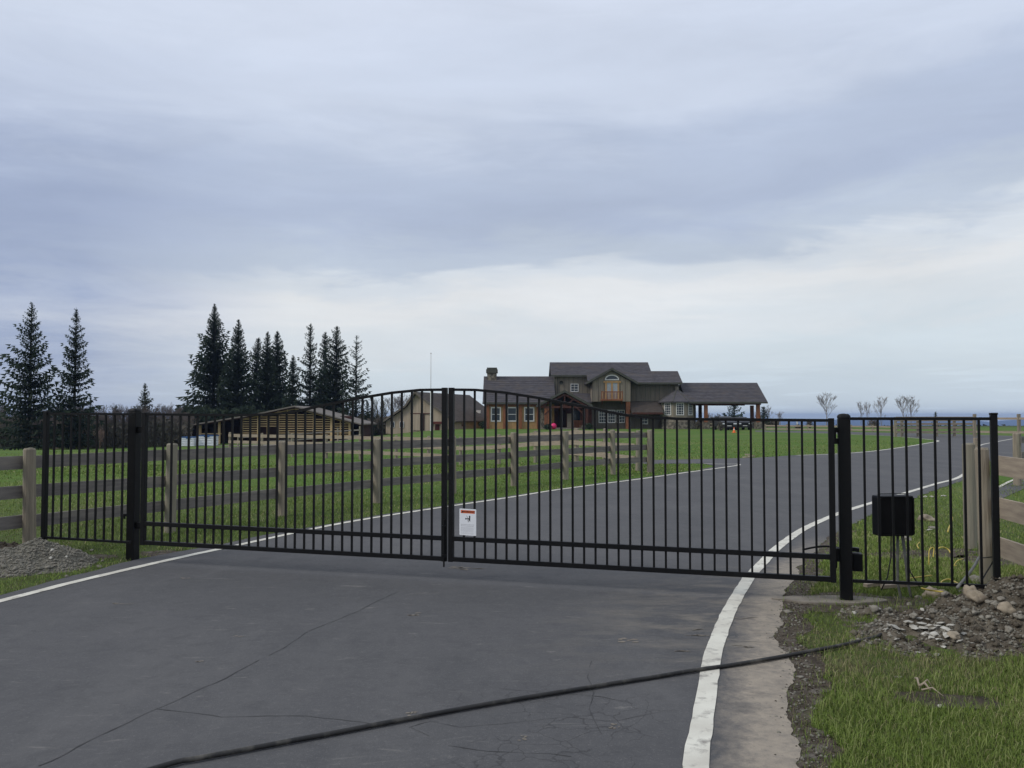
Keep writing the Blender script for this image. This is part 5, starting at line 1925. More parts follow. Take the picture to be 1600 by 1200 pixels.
gs = 'pale bare trees on the right skyline'
bare_px('pale', 1291, 611, 150, 'pale bare tree alone on the skyline right of the house', gs)
bare_px('pale2', 1345, 626, 155, 'thin bare sapling beside another just right of the black gate post', gs, .55)
bare_px('pale', 1355, 626, 156, 'second thin bare sapling of the close pair, the one farther from the post', gs, .55)
bare_px('pale2', 1377, 618, 150, 'medium bare tree between the sapling pair and the widest bare tree', gs, .8)
bare_px('pale', 1411, 616, 145, 'left half of the widest bare tree clump on the right skyline', gs, .85)
bare_px('pale2', 1423, 617, 147, 'right half of the widest bare tree clump on the right skyline', gs, .85)
bare_px('pale', 1219, 642, 150, 'low pinkish bare tree just right of the carport', gs, 1.2)
bare_px('grey', 1200, 632, 145, 'leaning bare tree against the right carport post', gs, 1.0)
bare_px('twig' if False else 'grey2', 1182, 640, 148, 'bare tree behind the right carport posts', gs)
for i, px in enumerate((1108, 1115, 1123)):
    bare_px('grey' if i % 2 else 'grey2', px, (644, 646, 645)[i], 150, ('bare tree low in the left opening of the carport', 'bare tree in the middle of the left carport opening',
            'bare tree beside the fir in the carport opening')[i], gs, 1.2)
gb = 'bare trees between the two barns'
for i, (px, py, k) in enumerate(((590, 622, 'green'), (603, 628, 'green'), (615, 618, 'pale2'), (628, 612, 'pale'), (637, 618, 'pale2'), (583, 640, 'green'), (570, 648, 'grey'))):
    bare_px(k, px, py, 135 + i, ('budding green tree left of the tan barn', 'lower budding tree touching the left eave of the tan barn', 'pale bare tree behind the left roof slope of the tan barn',
                                 'tallest pale bare tree behind the tan barn roof', 'pale bare tree next to the tan barn ridge', 'low budding tree right of the fir group',
                                 'low grey bare tree behind the right eave of the pole barn')[i], gb, 1.0)
b_ = bare_px('pink', 157, 668, 88, 'bushy pinkish bare shrub at the field edge beyond the left fence panel', None, 1.1)
b_['category'] = 'shrub'
b_.name = 'shrub'

# woods at the left edge of the field
gl = 'grey bare trees in the wood at the left'
rw = random.Random(9)
k = 0
for D, n, lo_, hi_ in ((108, 22, 640, 660), (116, 20, 628, 650), (124, 18, 622, 645)):
    for i in range(n):
        px = -30 + 330 * (i + rw.random() * .8) / n
        bare_px(('grey', 'grey2', 'grey3')[k % 3], px, rw.uniform(lo_, hi_), D + rw.uniform(-2, 2), 'grey brown bare tree standing in the wood along the left field edge', gl, rw.uniform(.9, 1.5))
        k += 1
for D, n in ((128, 12),):
    for i in range(n):
        px = 470 + 130 * i / n
        bare_px(('grey', 'green')[i % 2], px, rw.uniform(640, 655), D + rw.uniform(-2, 2), 'low bare tree behind the right half of the pole barn', 'low bare trees behind the pole barn', 1.3)


def brush_mass(name, label, px0, px1, D0, D1, py_top, n, m, seed, size=(.25, .7)):
    r = np.random.default_rng(seed)
    D = r.uniform(D0, D1, n)
    px = r.uniform(px0, px1, n)
    x = (px - 800) / F * D
    z0 = np.array([gz(a, b) for a, b in zip(x, D)])
    topz = EYE - (py_top - 651) / F * D
    bump_ = np.array([mnoise.fractal(Vector((a * .25, b * .1, seed)), 1, 2, 4) for a, b in zip(x, D)])
    hh = (topz - z0) * (0.84 + .32 * bump_)
    z = z0 + hh * r.random(n) ** .8
    s = r.uniform(size[0], size[1], n)
    ang = r.uniform(0, 2 * pi, (n, 3))
    V = np.zeros((n, 3, 3))
    for k_ in range(3):
        th_ = ang[:, k_]
        ph = r.uniform(-1.2, 1.2, n)
        V[:, k_, 0] = x + s * np.cos(th_) * np.cos(ph) * (.35 if k_ else 1)
        V[:, k_, 1] = D + s * np.sin(th_) * np.cos(ph) * (.35 if k_ else 1)
        V[:, k_, 2] = z + s * np.sin(ph)
    fc = np.arange(3 * n).reshape(n, 3)
    return tag(np_mesh(name, V.reshape(-1, 3), fc, m), label, kind='stuff')


brush_mass('woodland_brush', 'dense grey brown brush of the wood at the left field edge', -60, 300, 101, 126, 655, 42000, M['brush'], 3, (.15, .6))
brush_mass('woodland_brush', 'dark conifer undergrowth behind the pole barn', 276, 470, 124, 140, 640, 24000, M['needle'], 5, (.3, .8))
brush_mass('woodland_brush', 'dark undergrowth under the open fir group', 466, 585, 124, 140, 650, 12000, M['needle'], 6, (.3, .7))
brush_mass('woodland_brush', 'low brown brush between the two barns', 560, 640, 125, 138, 652, 8000, M['brush'], 7, (.3, .7))
brush_mass('woodland_brush', 'low brush on the skyline behind the carport', 1090, 1215, 140, 150, 655, 7000, M['brush'], 8, (.2, .5))
brush_mass('distant_treeline', 'dark line of distant trees beyond the right-hand fence', 1380, 1900, 420, 470, 667.5, 9000, M['farwood'], 9, (1.0, 2.6))
brush_mass('distant_treeline', 'faint line of distant trees beyond the lawn fence', 1180, 1400, 480, 530, 668, 6000, M['farwood'], 10, (1.0, 2.4))


def shrub_px(label, px, py0, py1, D, hw, m, seed, n=900, cat='shrub', group=None, name='shrub', parts=True):
    r = np.random.default_rng(seed)
    c = P(px, py1, D)
    zg = gz(c.x, D)
    H = P(px, py0, D).z - zg
    R = hw * D / F
    root = thing(name, label, cat, (c.x, D, zg), group)
    mb = MB()
    for k in range(5):
        a = k * 1.3
        mb.tube([(c.x, D, zg - .05), (c.x + R * .5 * cos(a), D + R * .5 * sin(a), zg + H * .7)], [R * .07, R * .03], 5)
    mb.done('stem', M['bark'], root)
    u = r.normal(size=(n, 3))
    u /= np.linalg.norm(u, axis=1)[:, None]
    rad = r.random(n) ** .4
    bmp = np.array([1 + .35 * mnoise.noise(Vector(tuple(q * 2.2)) + Vector((seed, 0, 0))) for q in u])
    p = u * (rad * bmp)[:, None] * np.array([R, R, H * .52]) + np.array([c.x, D, zg + H * .5])
    s = R * r.uniform(.08, .2, n)
    V = p[:, None, :] + r.normal(size=(n, 3, 3)) * s[:, None, None] * .7
    np_mesh('crown', V.reshape(-1, 3), np.arange(3 * n).reshape(n, 3), M[m], root, off=(c.x, D, zg))
    return root


shrub_px('small dark evergreen bush against the left corner of the house', 754, 657, 670, 114, 5, 'shrub', 1)
shrub_px('small grey bush on the lawn beside the parked grey vehicle', 1126, 659, 674, 100, 5, 'brush', 2)
shrub_px('low green plants along the porch of the house', 856, 663, 669, 109, 7, 'shrub', 3)
shrub_px('low dark plants at the right side of the porch', 920, 661, 669, 110, 6, 'shrub', 4)
shrub_px('low brown shrub under the turret of the house', 1090, 658, 670, 113, 5, 'brush', 5)
shrub_px('small dark bush on the skyline behind the long low fence', 1247, 663, 670, 112, 5, 'brush', 6)
shrub_px('small round tree on the skyline right of the white marker', 1265, 656, 669, 122, 5, 'brush', 7)
shrub_px('dark bushy tree on the skyline right of the gate post', 1365, 655, 671, 124, 8, 'brush', 8)
mk = P(1246, 665, 112)
tag(MB().box(mk.x - .07, mk.x + .07, 112, 112.14, 0, P(1246, 657, 112).z).done('marker_post', M['white']), 'short white marker post beyond the long low fence', 'marker post')

# pale slabs lying at the lawn edge
for i, (px, py, w, d, rz) in enumerate(((1166, 715, .14, .2, .2), (1174, 714, .16, .2, -.3), (1169, 711.5, .12, .2, .1))):
    c = G(px, py)
    mb = MB()
    o = blob(c.x, c.y, w, d, rz, 9, .3, i)
    mb.prism([(p.x, p.y) for p in o], 'z', -.02, .035 + .01 * i)
    tag(mb.done('flat_stone', M['stonetan']), ('pale flat stone at the lawn edge, left of its two neighbours', 'pale flat stone at the lawn edge, right of its neighbours',
                                               'pale flat stone lying farthest back at the lawn edge')[i], 'flat stone', 'pale flat stones at the edge of the lawn')

# ------------------------------------------------------------------ heaps of spoil and stones
STONES = {}


def stone_mesh(kind, seed, flat=1.0):
    key = (kind, seed, flat)
    if key in STONES:
        return STONES[key]
    bm = bmesh.new()
    bmesh.ops.create_icosphere(bm, subdivisions=3 if kind != 'chip' else 1, radius=1)
    for v in bm.verts:
        n_ = mnoise.noise(v.co * 1.1 + Vector((seed * 7.3, 0, 0))) * .55 + mnoise.noise(v.co * 2.6 + Vector((0, seed * 3.1, 0))) * .30 + mnoise.noise(v.co * 6 + Vector((0, seed * 2.1, 0))) * .10
        v.co *= 1 + n_
        v.co.z *= .72 * flat
        v.co.x *= 1.15
    me = bpy.data.meshes.new('stone')
    bm.to_mesh(me)
    bm.free()
    me.polygons.foreach_set('use_smooth', [kind != 'chip'] * len(me.polygons))
    me.materials.append(M[kind])
    STONES[key] = me
    return me


class Heap:
    def __init__(s, blobs, amp, fr, seed, floor=-.03):
        s.b, s.amp, s.fr, s.seed, s.floor = blobs, amp, fr, seed, floor

    def h(s, x, y):
        z = s.floor
        for (cx, cy, rx, ry, rot, hh) in s.b:
            dx, dy = x - cx, y - cy
            u, v = (dx * cos(rot) + dy * sin(rot)) / rx, (-dx * sin(rot) + dy * cos(rot)) / ry
            d = u * u + v * v
            if d < 1:
                z = max(z, s.floor + (hh - s.floor) * (1 - d ** .60))
        edge = min(1.0, max(0, (z - s.floor) / .06))
        z += edge * s.amp * (mnoise.fractal(Vector((x * s.fr, y * s.fr, s.seed)), .8, 2, 6))
        return z


def heap_mesh(name, heap, x0, x1, y0, y1, step, m, parent):
    nx_, ny_ = int((x1 - x0) / step), int((y1 - y0) / step)
    vs = [(x0 + (x1 - x0) * i / nx_, y0 + (y1 - y0) * j / ny_) for j in range(ny_ + 1) for i in range(nx_ + 1)]
    hs = [heap.h(*p) for p in vs]
    V = np.array([(p[0], p[1], h) for p, h in zip(vs, hs)])
    Fc = [(j * (nx_ + 1) + i, j * (nx_ + 1) + i + 1, (j + 1) * (nx_ + 1) + i + 1, (j + 1) * (nx_ + 1) + i) for j in range(ny_) for i in range(nx_)]
    Fc = [f for f in Fc if max(hs[k] for k in f) > heap.floor + .004]
    off = world_of(parent)
    o = np_mesh(name, V, np.array(Fc), m, parent, off=off)
    o.data.polygons.foreach_set('use_smooth', [True] * len(o.data.polygons))
    return o


def put_stone(parent, heap, x, y, r, kind, seed, sink=.35, name='stone', flat=1.0):
    o = bpy.data.objects.new(name, stone_mesh(kind, seed % 5, flat))
    COL.objects.link(o)
    o.parent = parent
    off = world_of(parent)
    o.location = (x - off.x, y - off.y, max(heap.h(x, y), 0) + r * (.72 * flat) * (1 - 2 * sink * .6) - off.z)
    o.scale = (r, r, r)
    rnd = random.Random(seed)
    o.rotation_euler = (rnd.uniform(-.35, .35), rnd.uniform(-.35, .35), rnd.uniform(0, 6))
    return o


def pebbles(name, heap, n, x0, x1, y0, y1, rmin, rmax, m, parent, seed, minh=.0, dens=None):
    """loose small stones scattered over a heap, joined in one piece"""
    r = random.Random(seed)
    base = [(1, 0, 0), (-1, 0, 0), (0, 1, 0), (0, -1, 0), (0, 0, 1), (0, 0, -1)]
    fcs = [(0, 2, 4), (2, 1, 4), (1, 3, 4), (3, 0, 4), (2, 0, 5), (1, 2, 5), (3, 1, 5), (0, 3, 5)]
    V, Fc = [], []
    c = 0
    tries = 0
    while c < n and tries < n * 40:
        tries += 1
        x, y = r.uniform(x0, x1), r.uniform(y0, y1)
        h = heap.h(x, y)
        if h < minh or (dens and r.random() > dens(x, y)):
            continue
        s = rmin + (rmax - rmin) * r.random() ** 3
        a = r.uniform(0, 6)
        b0 = len(V)
        for q in base:
            j = s * r.uniform(.65, 1.15)
            u, v, w = q[0] * j, q[1] * j, q[2] * j * .7
            V.append((x + u * cos(a) - v * sin(a), y + u * sin(a) + v * cos(a), h + w + s * .25))
        Fc += [tuple(b0 + k for k in f) for f in fcs]
        c += 1
    off = world_of(parent) if parent is not None else (0, 0, 0)
    return tag(np_mesh(name, np.array(V), np.array(Fc), m, parent, off=off), kind='stuff')


# right heap
rc = Vector((3.95, 6.8, 0))
rubble = thing('rubble_heap', 'stony heap of dug grey brown earth at the foot of the right fence panel', 'rubble heap', tuple(rc))
RH = Heap([(4.22, 7.15, .85, .62, .05, .30), (4.6, 6.8, 1.1, .75, 0, .24), (4.0, 6.9, .9, .6, 0, .16), (3.55, 6.85, 1.15, .62, .12, .085), (3.35, 6.3, 1.25, .55, -.05, .05), (4.2, 6.15, 1.2, .7, 0, .06),
           (3.0, 7.2, .6, .3, 0, .03)], .085, 4.5, 3)
heap_mesh('earth', RH, 2.1, 5.9, 5.3, 7.9, .03, M['greyearth'], rubble)
pebbles('gravel', RH, 5200, 2.3, 5.6, 5.6, 7.8, .004, .022, M['stonegrey'], rubble, 5, .005)
pebbles('clods', RH, 1500, 2.3, 5.6, 5.6, 7.8, .010, .045, M['greyearth'], rubble, 16, .005)
pebbles('clods', RH, 350, 2.3, 5.6, 5.6, 7.8, .010, .035, M['earth'], rubble, 17, .005)
pebbles('gravel', RH, 3800, 2.3, 5.6, 5.6, 7.8, .004, .024, M['stone'], rubble, 6, .005)
stones_r = [(1518, 930, 12, 'stonetan'), (1527, 941, 12, 'stonetan'), (1545, 942, 6, 'stone'), (1572, 958, 11, 'stonetan'), (1525, 909, 8, 'stone'), (1456, 932, 13, 'stonetan'),
            (1470, 931, 7, 'stonetan'), (1434, 934, 5, 'stone'), (1476, 938, 5, 'stone'), (1498, 938, 5, 'stonegrey'), (1512, 935, 4, 'stone'), (1510, 956, 6, 'stonegrey'),
            (1522, 961, 5, 'stone'), (1536, 968, 5, 'stonegrey'), (1544, 970, 4, 'stone'), (1556, 946, 6, 'stone'), (1565, 937, 5, 'stone'), (1590, 967, 6, 'stone'),
            (1596, 972, 6, 'stonegrey'), (1574, 988, 6, 'stone'), (1458, 960, 5, 'stone'), (1427, 962, 5, 'stone'), (1366, 958, 6, 'stone'), (1388, 953, 5, 'stonegrey'),
            (1335, 959, 3, 'chip'), (1421, 945, 4, 'stone'), (1373, 952, 3, 'chip'), (1515, 918, 4, 'stone'), (1535, 906, 5, 'stone'), (1555, 975, 5, 'stonegrey'),
            (1489, 970, 4, 'stonegrey'), (1500, 925, 3, 'stone'), (1555, 927, 4, 'stonegrey'), (1583, 948, 5, 'stone'), (1441, 953, 3, 'chip')]
for i, (px, py, r, kd) in enumerate(stones_r):
    # slide along the sight line until it meets the heap
    lo_d, hit = 5.0, None
    for q in range(120):
        D = 5.2 + q * .03
        w_ = P(px, py, D)
        if w_.z <= max(RH.h(w_.x, w_.y), 0) + .01:
            hit = w_
            break
    if hit is None:
        continue
    put_stone(rubble, RH, hit.x, hit.y, r * 1.02 * hit.y / F, kd, i + 1)
# white broken chips in front of the heap
cr = random.Random(8)
chip_c = [(1398, 980, 11), (1460, 992, 8), (1490, 997, 10), (1412, 993, 5), (1440, 975, 9), (1420, 972, 8), (1452, 978, 8), (1478, 985, 9), (1468, 1000, 7), (1497, 1003, 7),
          (1430, 984, 8), (1446, 990, 9), (1402, 1002, 6), (1383, 985, 5), (1519, 1008, 6), (1460, 985, 10), (1485, 978, 7), (1470, 973, 7), (1410, 985, 6), (1450, 970, 6), (1437, 968, 5),
          (1475, 1010, 5), (1463, 1022, 6), (1434, 1018, 4), (1505, 990, 6), (1441, 981, 8), (1456, 997, 7), (1466, 980, 8), (1480, 992, 8), (1426, 979, 6)]
for i, (px, py, r) in enumerate(chip_c):
    for q in range(160):
        D = 5.0 + q * .02
        w_ = P(px, py, D)
        if w_.z <= max(RH.h(w_.x, w_.y), 0) + .01:
            put_stone(rubble, RH, w_.x, w_.y, r * .95 * w_.y / F, 'chip' if i != 2 else 'stonetan', i + 40, .2, 'chip', .42)
            break
ex_y = np.array([p.y for p in core])
ex_x = np.array([p.x for p in core])
od_ = np.argsort(ex_y)


class Flat:
    def h(s, x, y):
        return .004


pebbles('gravel', Flat(), 1100, .9, 3.6, 2.6, 9.0, .003, .016, M['stonegrey'], None, 31, -1, lambda x, y: math.exp(-((x - np.interp(y, ex_y[od_], ex_x[od_]) - .07) / .10) ** 2))['label'] = \
    'grey crumbs and gravel along the broken asphalt edge'
pebbles('gravel', Flat(), 3000, .9, 3.6, 2.6, 9.0, .002, .011, M['earth'], None, 32, -1, lambda x, y: math.exp(-((x - np.interp(y, ex_y[od_], ex_x[od_]) - .11) / .11) ** 2))['label'] = \
    'dark crumbs of soil along the broken asphalt edge'
pl = MB()
for (a, b, w) in (((1352, 923), (1402, 918), .05), ((1378, 925), (1442, 921), .045)):
    A_, B_ = G(*a), G(*b)
    pl.bar(A_ + Vector((0, 0, .05)), B_ + Vector((0, 0, .055)), w, .03)
tag(pl.done('scrap_board', M['tanboard']), 'broken pale board lying under the right fence panel', 'board')
# concrete footing at the post
ft = MB()
o = blob(pR.x - .12, pR.y + .02, .52, .15, -.06, 20, .22, 6)
ft.prism([(p.x, p.y) for p in o], 'z', -.05, .022)
tag(ft.done('concrete_footing', M['concrete'], bevel=.006), 'dusty concrete footing round the foot of the right gate post', 'footing')

# left heaps
gh = thing('gravel_heap', 'grey heap of crushed gravel beside the left end of the black fence', 'gravel heap', (-5.2, 9.5, 0))
GH = Heap([(-5.27, 9.62, .66, .60, .05, .285), (-5.50, 9.45, .95, .72, .1, .20), (-5.85, 9.3, .9, .6, .1, .14), (-4.95, 9.33, .42, .28, -.15, .045)], .03, 5, 7)
heap_mesh('gravel_body', GH, -6.9, -4.0, 8.4, 10.5, .03, M['gravelbase'], gh)
pebbles('gravel', GH, 7500, -6.8, -4.1, 8.45, 10.4, .006, .022, M['stonegrey'], gh, 9, .0)
pebbles('gravel', GH, 3200, -6.8, -4.1, 8.45, 10.4, .005, .026, M['stone'], gh, 10, .0)
for i, (px, py, r, kd) in enumerate(((81, 861, 3.4, 'chip'), (79, 873, 3, 'chip'), (104, 871, 2.6, 'chip'), (109, 878, 3, 'stone'), (62, 889, 4, 'stonegrey'), (41, 897, 4, 'stonegrey'),
                                     (23, 890, 4, 'stone'), (70, 866, 3.2, 'stone'), (55, 862, 3, 'stone'), (128, 877, 3, 'stone'), (75, 888, 3.5, 'stone'), (48, 885, 3.2, 'stone'),
                                     (6, 886, 4, 'stonegrey'), (16, 900, 3.5, 'stone'), (88, 850, 2.6, 'chip'), (92, 883, 3, 'stonegrey'))):
    for q in range(120):
        D = 8.3 + q * .02
        w_ = P(px, py, D)
        if w_.z <= max(GH.h(w_.x, w_.y), 0) + .01:
            put_stone(gh, GH, w_.x, w_.y, r * w_.y / F, kd, i + 80)
            break
eh = thing('earth_heap', 'low heap of dark brown earth behind the gravel heap at the left edge', 'earth heap', (-6.3, 10.3, 0))
EH = Heap([(-6.35, 10.35, .75, .45, .1, .19), (-6.75, 10.1, .7, .5, 0, .14)], .05, 4, 12)
heap_mesh('earth', EH, -7.6, -5.5, 9.5, 10.9, .035, M['earth'], eh)
pebbles('clods', EH, 700, -7.5, -5.5, 9.5, 10.9, .006, .03, M['earth'], eh, 3, .01)
for i, (px, py, r) in enumerate(((155, 888, 3.2), (104, 903, 2.4), (160, 879, 2.2), (143, 862, 2.2))):
    c = G(px, py)
    o = bpy.data.objects.new('stone', stone_mesh('stone', i))
    COL.objects.link(o)
    o.location = (c.x, c.y, .02)
    o.scale = [r * c.y / F] * 3
    tag(o, ('grey stone on the grass just right of the gravel heap', 'small pale stone at the grass edge in front of the gravel heap', 'small pale stone lying between gravel heap and left gate post',
            'small pale stone under the left fence panel')[i], 'stone', 'loose stones on the verges')
# stones behind the right panel
rk = [(1450, 814, 11, 'stonetan', 'large tan boulder in the grass behind the right fence panel'), (1446, 777, 4, 'chip', 'leftmost of three small pale stones by the curved white line'),
      (1456, 777, 4, 'chip', 'middle of three small pale stones by the curved white line'), (1475, 776, 4.5, 'chip', 'rightmost of three small pale stones by the curved white line'),
      (1365, 835, 3.5, 'chip', 'small white stone by the left lower corner of the black control box'), (1382, 838, 5, 'chip', 'flat white stone just under the black control box'),
      (1416, 845, 8, 'stone', 'pale stone beside the conduit legs of the control box'), (1458, 826, 6, 'stone', 'pale stone just below the tan boulder'),
      (1452, 829, 5, 'chip', 'small white stone touching the tan boulder'), (1231, 957, 6, 'stone', 'flat grey stone on the crumbled asphalt edge near the gate'),
      (1250, 1059, 5, 'stone', 'pale stone in the dirt edge beside the cable'), (1238, 1085, 3.5, 'stone', 'little stone in the dirt edge below the cable'),
      (1404, 1059, 4, 'stone', 'small stone at the top of the torn grass patch'), (1470, 1105, 6, 'chip', 'pale stone at the bottom of the torn grass patch')]
for i, (px, py, r, kd, lb) in enumerate(rk):
    c = G(px, py)
    o = bpy.data.objects.new('stone', stone_mesh(kd, i, .5 if r < 7 else .85))
    COL.objects.link(o)
    s_ = r * c.y / F
    o.location = (c.x, c.y, s_ * .25)
    o.scale = [s_] * 3
    o.rotation_euler = (0, 0, i * 1.3)
    tag(o, lb, 'stone', 'loose stones on the verges')
root_ = MB()
rr = random.Random(5)
for (a, b, w) in (((1430, 1068), (1437, 1081), .009), ((1436, 1080), (1454, 1084), .010), ((1442, 1076), (1456, 1077), .006), ((1440, 1086), (1474, 1093), .006)):
    A_, B_ = G(*a), G(*b)
    root_.tube([A_ + Vector((0, 0, .03)), A_.lerp(B_, .5) + Vector((.01, .02, .05)), B_ + Vector((0, 0, .02))], [w, w * .8, w * .4], 6)
tag(root_.done('torn_root', M['tanboard'], smooth=True), 'pale torn root in the dirt patch of the near grass', 'root')

# ------------------------------------------------------------------ hose, cables
hp_ = smooth_path([G(120, 1245), G(270, 1200.5), G(300, 1195), G(420, 1172), G(550, 1147), G(700, 1118), G(800, 1100), G(925, 1079.5), G(1094, 1052), G(1180, 1039), G(1250, 1026), G(1300, 1017), G(1340, 1007.5), G(1366, 1001), G(1376, 996.5), G(1386, 992)], .12)
tag(MB().tube([(p.x, p.y, .024 + (.004 * mnoise.noise(Vector((p.x * 3, p.y * 2, 0))))) for p in hp_], .0130, 10).done('rubber_hose', M['hose'], smooth=True),
    'long black rubber hose lying slantwise across the foreground asphalt and into the grass', 'hose')


def cable(pts, r, m, label, name, grp=None):
    pp = [Vector(p) for p in pts]
    path = []
    P_ = [pp[0] * 2 - pp[1]] + pp + [pp[-1] * 2 - pp[-2]]
    for i in range(1, len(P_) - 2):
        a, b, c, d = P_[i - 1:i + 3]
        for q in range(6):
            t = q / 6
            path.append(0.5 * ((2 * b) + (c - a) * t + (2 * a - 5 * b + 4 * c - d) * t * t + (3 * b - a - 3 * c + d) * t ** 3))
    path.append(pp[-1])
    return tag(MB().tube(path, r, 7).done(name, M[m], smooth=True), label, 'cable', grp)


gyc = 'yellow cable ends sticking out of the ground'
cable([P(1451, 868, 9.3) + Vector((0, 0, -.1)), P(1452, 860, 9.35), P(1459, 856, 9.4), P(1458, 866, 9.3) + Vector((0, 0, -.03))], .006, 'yellow', 'short yellow cable kink left of the larger yellow arch', 'yellow_cable', gyc)
cable([P(1462, 866, 9.3), P(1466, 857, 9.35), P(1474, 855, 9.4), P(1482, 859, 9.4), P(1485, 864, 9.3)], .007, 'yellow', 'yellow cable arching out of the grass behind the right panel', 'yellow_cable', gyc)
cable([P(1488, 808, 10.9), P(1487, 815, 10.8), P(1483, 824, 10.5), P(1481, 831, 10.3)], .009, 'yellow', 'yellow cable standing up in the dark dug soil', 'yellow_cable', gyc)
cable([P(1437, 847, 9.7), P(1433, 852, 9.6), P(1436, 857, 9.5)], .005, 'yellow', 'little yellow cable curl left of the others', 'yellow_cable', gyc)
cable([P(1505, 873, 9.0), P(1496, 876, 8.9), P(1491, 883, 8.8), P(1495, 884, 8.8)], .005, 'yellow', 'pale yellow cable curl near the wooden post', 'yellow_cable', gyc)
cable([P(1422, 913, 8.1), P(1421, 905, 8.15), P(1425, 903, 8.2), P(1440, 901, 8.3), P(1456, 899, 8.4)], .006, 'yellow', 'yellow cable behind the bottom rail under the control box', 'yellow_cable', gyc)
cable([P(1470, 914, 7.8), P(1472, 908, 7.9), P(1482, 905, 8.0), P(1492, 909, 7.9), P(1499, 913, 7.7)], .007, 'yellow', 'yellow cable loop low behind the bottom rail near the stones', 'yellow_cable', gyc)
cable([P(1440, 919, 7.6), P(1452, 922, 7.5), P(1474, 925, 7.4)], .008, 'yellow', 'yellow cable lying at the top of the rubble heap', 'yellow_cable', gyc)
cable([P(1496, 918, 7.25), P(1507, 905, 7.5), P(1520, 888, 7.9), P(1530, 871, 8.3)], .013, 'hosegrey', 'grey conduit rising out of the rubble heap to the wooden post', 'conduit')
cable([P(1535, 905, 8.2), P(1542, 893, 8.22), P(1550, 880, 8.2), P(1556, 868, 8.1)], .007, 'hose', 'thin black cable slanting across the front of the wooden end post', 'black_cable')
cable([P(1530, 872, 8.36), P(1542, 871, 8.28), P(1553, 870, 8.36)], .006, 'hose', 'black cable tied round the wooden end post', 'black_cable')

# ------------------------------------------------------------------ grass blades on the verges and near field


def inside(poly, x, y):
    res = np.zeros(len(x), bool)
    n_ = len(poly)
    j = n_ - 1
    for i in range(n_):
        xi, yi = poly[i]
        xj, yj = poly[j]
        if yi != yj:
            c = ((yi > y) != (yj > y)) & (x < (xj - xi) * (y - yi) / (yj - yi) + xi)
            res ^= c
        j = i
    return res


def vnoise(x, y, fr, seed):
    """cheap smooth value noise"""
    r = np.random.default_rng(seed)
    T = r.random((64, 64))
    u, v = x * fr, y * fr
    i, j = np.floor(u).astype(int), np.floor(v).astype(int)
    a, b = u - i, v - j
    a, b = a * a * (3 - 2 * a), b * b * (3 - 2 * b)
    g_ = lambda p, q: T[p % 64, q % 64]
    return (g_(i, j) * (1 - a) + g_(i + 1, j) * a) * (1 - b) + (g_(i, j + 1) * (1 - a) + g_(i + 1, j + 1) * a) * b


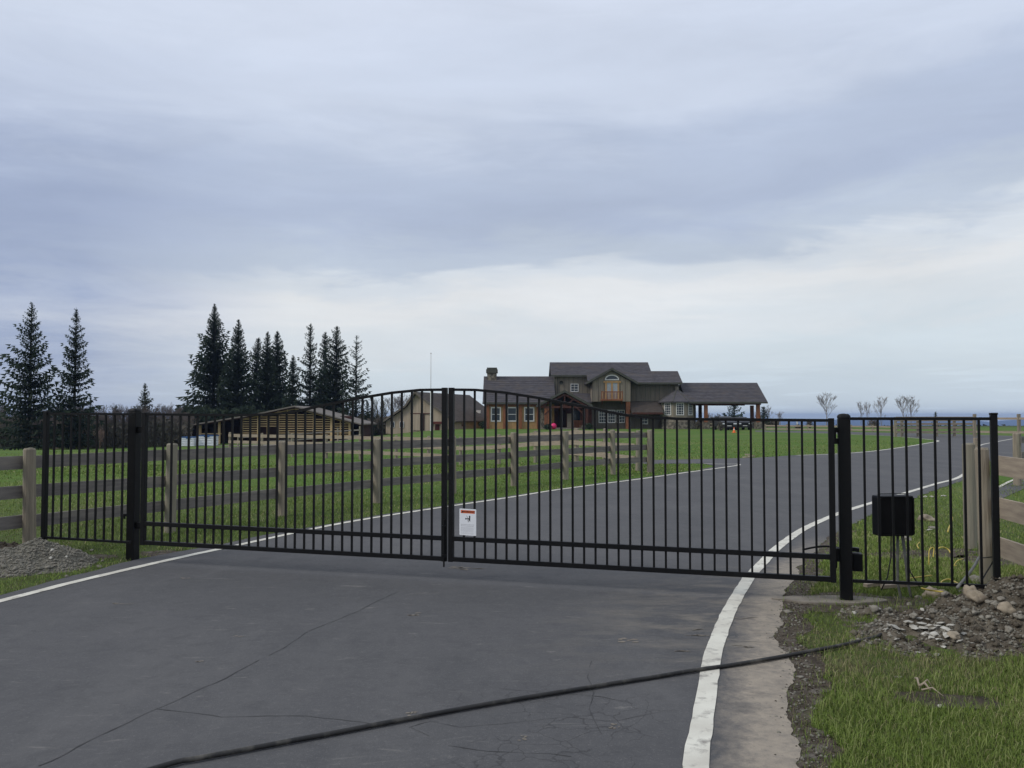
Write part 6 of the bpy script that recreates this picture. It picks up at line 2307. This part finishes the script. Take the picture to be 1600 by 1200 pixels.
def blades(name, label, n, xr, yr, h0, h1, w0, seed, falloff=2.0, maxd=None, avoid_heaps=True, tiltmax=1.15):
    r = np.random.default_rng(seed)
    # more blades close to the gate, fewer towards the back of the field
    u = r.random(n)
    if falloff > 0:
        a, b = yr[0] ** (1 - falloff), yr[1] ** (1 - falloff)
        y = (a + (b - a) * u) ** (1 / (1 - falloff))
    else:
        y = yr[0] + (yr[1] - yr[0]) * u
    x = r.uniform(0, 1, n)
    lo_ = np.maximum(xr[0], -0.66 * y - .6)
    hi_ = np.minimum(xr[1], 0.66 * y + .6)
    x = lo_ + (hi_ - lo_) * x
    keep = hi_ > lo_
    keep &= ~inside(ROAD, x, y)
    for i, dp in enumerate(DIRT):
        ins = inside(dp, x, y)
        keep &= ~(ins & (r.random(n) > (.10 if i == 0 else .16)))
    if avoid_heaps:
        for hp__ in (RH, GH, EH):
            hz_ = np.full(len(x), hp__.floor)
            for (cx, cy, rx, ry, rot, hh) in hp__.b:
                ddx, ddy = x - cx, y - cy
                d = ((ddx * cos(rot) + ddy * sin(rot)) / rx) ** 2 + ((-ddx * sin(rot) + ddy * cos(rot)) / ry) ** 2
                hz_ = np.maximum(hz_, hp__.floor + (hh - hp__.floor) * (1 - np.minimum(d, 1) ** .60))
            lim = .004 + .03 * (vnoise(x, y, 5, 4) - .4)
            keep &= ~((hz_ > lim) & (r.random(len(x)) > .035))
    pn = vnoise(x, y, .9, seed + 1) * .6 + vnoise(x, y, 3.1, seed + 2) * .4
    keep &= r.random(n) < np.clip(.12 + 1.7 * pn, 0, 1) * (1 - .55 * np.exp(-(((x - 2.35) / .75) ** 2 + ((y - 5.75) / .42) ** 2)))
    x, y, pn = x[keep], y[keep], pn[keep]
    n = len(x)
    lod = np.clip(y / 7.0, .8, 5)
    h = (h0 + (h1 - h0) * r.random(n) ** 1.6) * (.55 + .9 * pn)
    tall = r.random(n) < .07
    h = np.where(tall, h * 1.9, h)
    w = w0 * lod ** .9 * r.uniform(.6, 1.3, n)
    az = r.uniform(0, 2 * pi, n)
    tilt = r.uniform(.1, tiltmax, n) * h
    face = r.uniform(0, 2 * pi, n)
    dx, dy = np.cos(az) * tilt, np.sin(az) * tilt
    wx, wy = np.cos(face) * w / 2, np.sin(face) * w / 2
    gz_ = np.array([gz(a, b) if b > 26 else 0.0 for a, b in zip(x, y)])
    V = np.zeros((n, 5, 3), np.float32)
    V[:, 0] = np.stack([x - wx, y - wy, gz_ - .005], 1)
    V[:, 1] = np.stack([x + wx, y + wy, gz_ - .005], 1)
    V[:, 2] = np.stack([x - wx * .8 + dx * .35, y - wy * .8 + dy * .35, gz_ + h * .6], 1)
    V[:, 3] = np.stack([x + wx * .8 + dx * .35, y + wy * .8 + dy * .35, gz_ + h * .6], 1)
    V[:, 4] = np.stack([x + dx, y + dy, gz_ + h * (1 - .25 * tilt / np.maximum(h, 1e-3))], 1)
    b = np.arange(n)[:, None] * 5
    T = np.concatenate([b + np.array([[0, 1, 3]]), b + np.array([[0, 3, 2]]), b + np.array([[2, 3, 4]])], 0)
    g1, g2_, dry, dark = np.array([.145, .222, .036]), np.array([.225, .290, .068]), np.array([.38, .34, .18]), np.array([.090, .145, .030])
    q = r.random(n)
    big = vnoise(x, y, .45, seed + 9)
    c = g1[None] * (1 - q[:, None]) + g2_[None] * q[:, None]
    c = np.where((r.random(n) < .16)[:, None], dark[None], c)
    c = np.where((r.random(n) < (.05 + .38 * np.clip(vnoise(x, y, 1.7, seed + 12) * 2.4 - 1.35, 0, 1)))[:, None], dry[None], c)
    c = np.where(tall[:, None], np.array([[.26, .30, .10]]), c)
    worn = np.exp(-(((x - 2.35) / .75) ** 2 + ((y - 5.75) / .42) ** 2)) * (vnoise(x, y, 6, 77) + .35)
    c = np.where((r.random(n) < worn * .8)[:, None], dry[None] * (.55 + .4 * r.random(n))[:, None], c)
    c *= (.80 + .4 * big)[:, None]
    C = np.ones((n, 5, 4), np.float32)
    C[:, :, :3] = c[:, None, :]
    C[:, :2, :3] *= .9
    return tag(np_mesh(name, V.reshape(-1, 3), T, M['grass'], colors=C.reshape(-1, 4)), label, kind='stuff')


blades('grass', 'thick green grass of the near right verge', 210000, (1.2, 7), (3.2, 9.5), .015, .058, .0034, 21, 1.3)
blades('grass', 'green grass between the right fence panel and the white line', 70000, (2.6, 16), (8.6, 22), .02, .055, .0040, 22, 2.0)
blades('grass', 'green grass of the left verge and the paddock behind the gate', 230000, (-16, 6), (7.4, 30), .02, .055, .0040, 23, 2.2)
blades('grass', 'short lawn grass farther back in the field', 60000, (-30, 26), (24, 62), .03, .06, .0065, 24, 1.6)
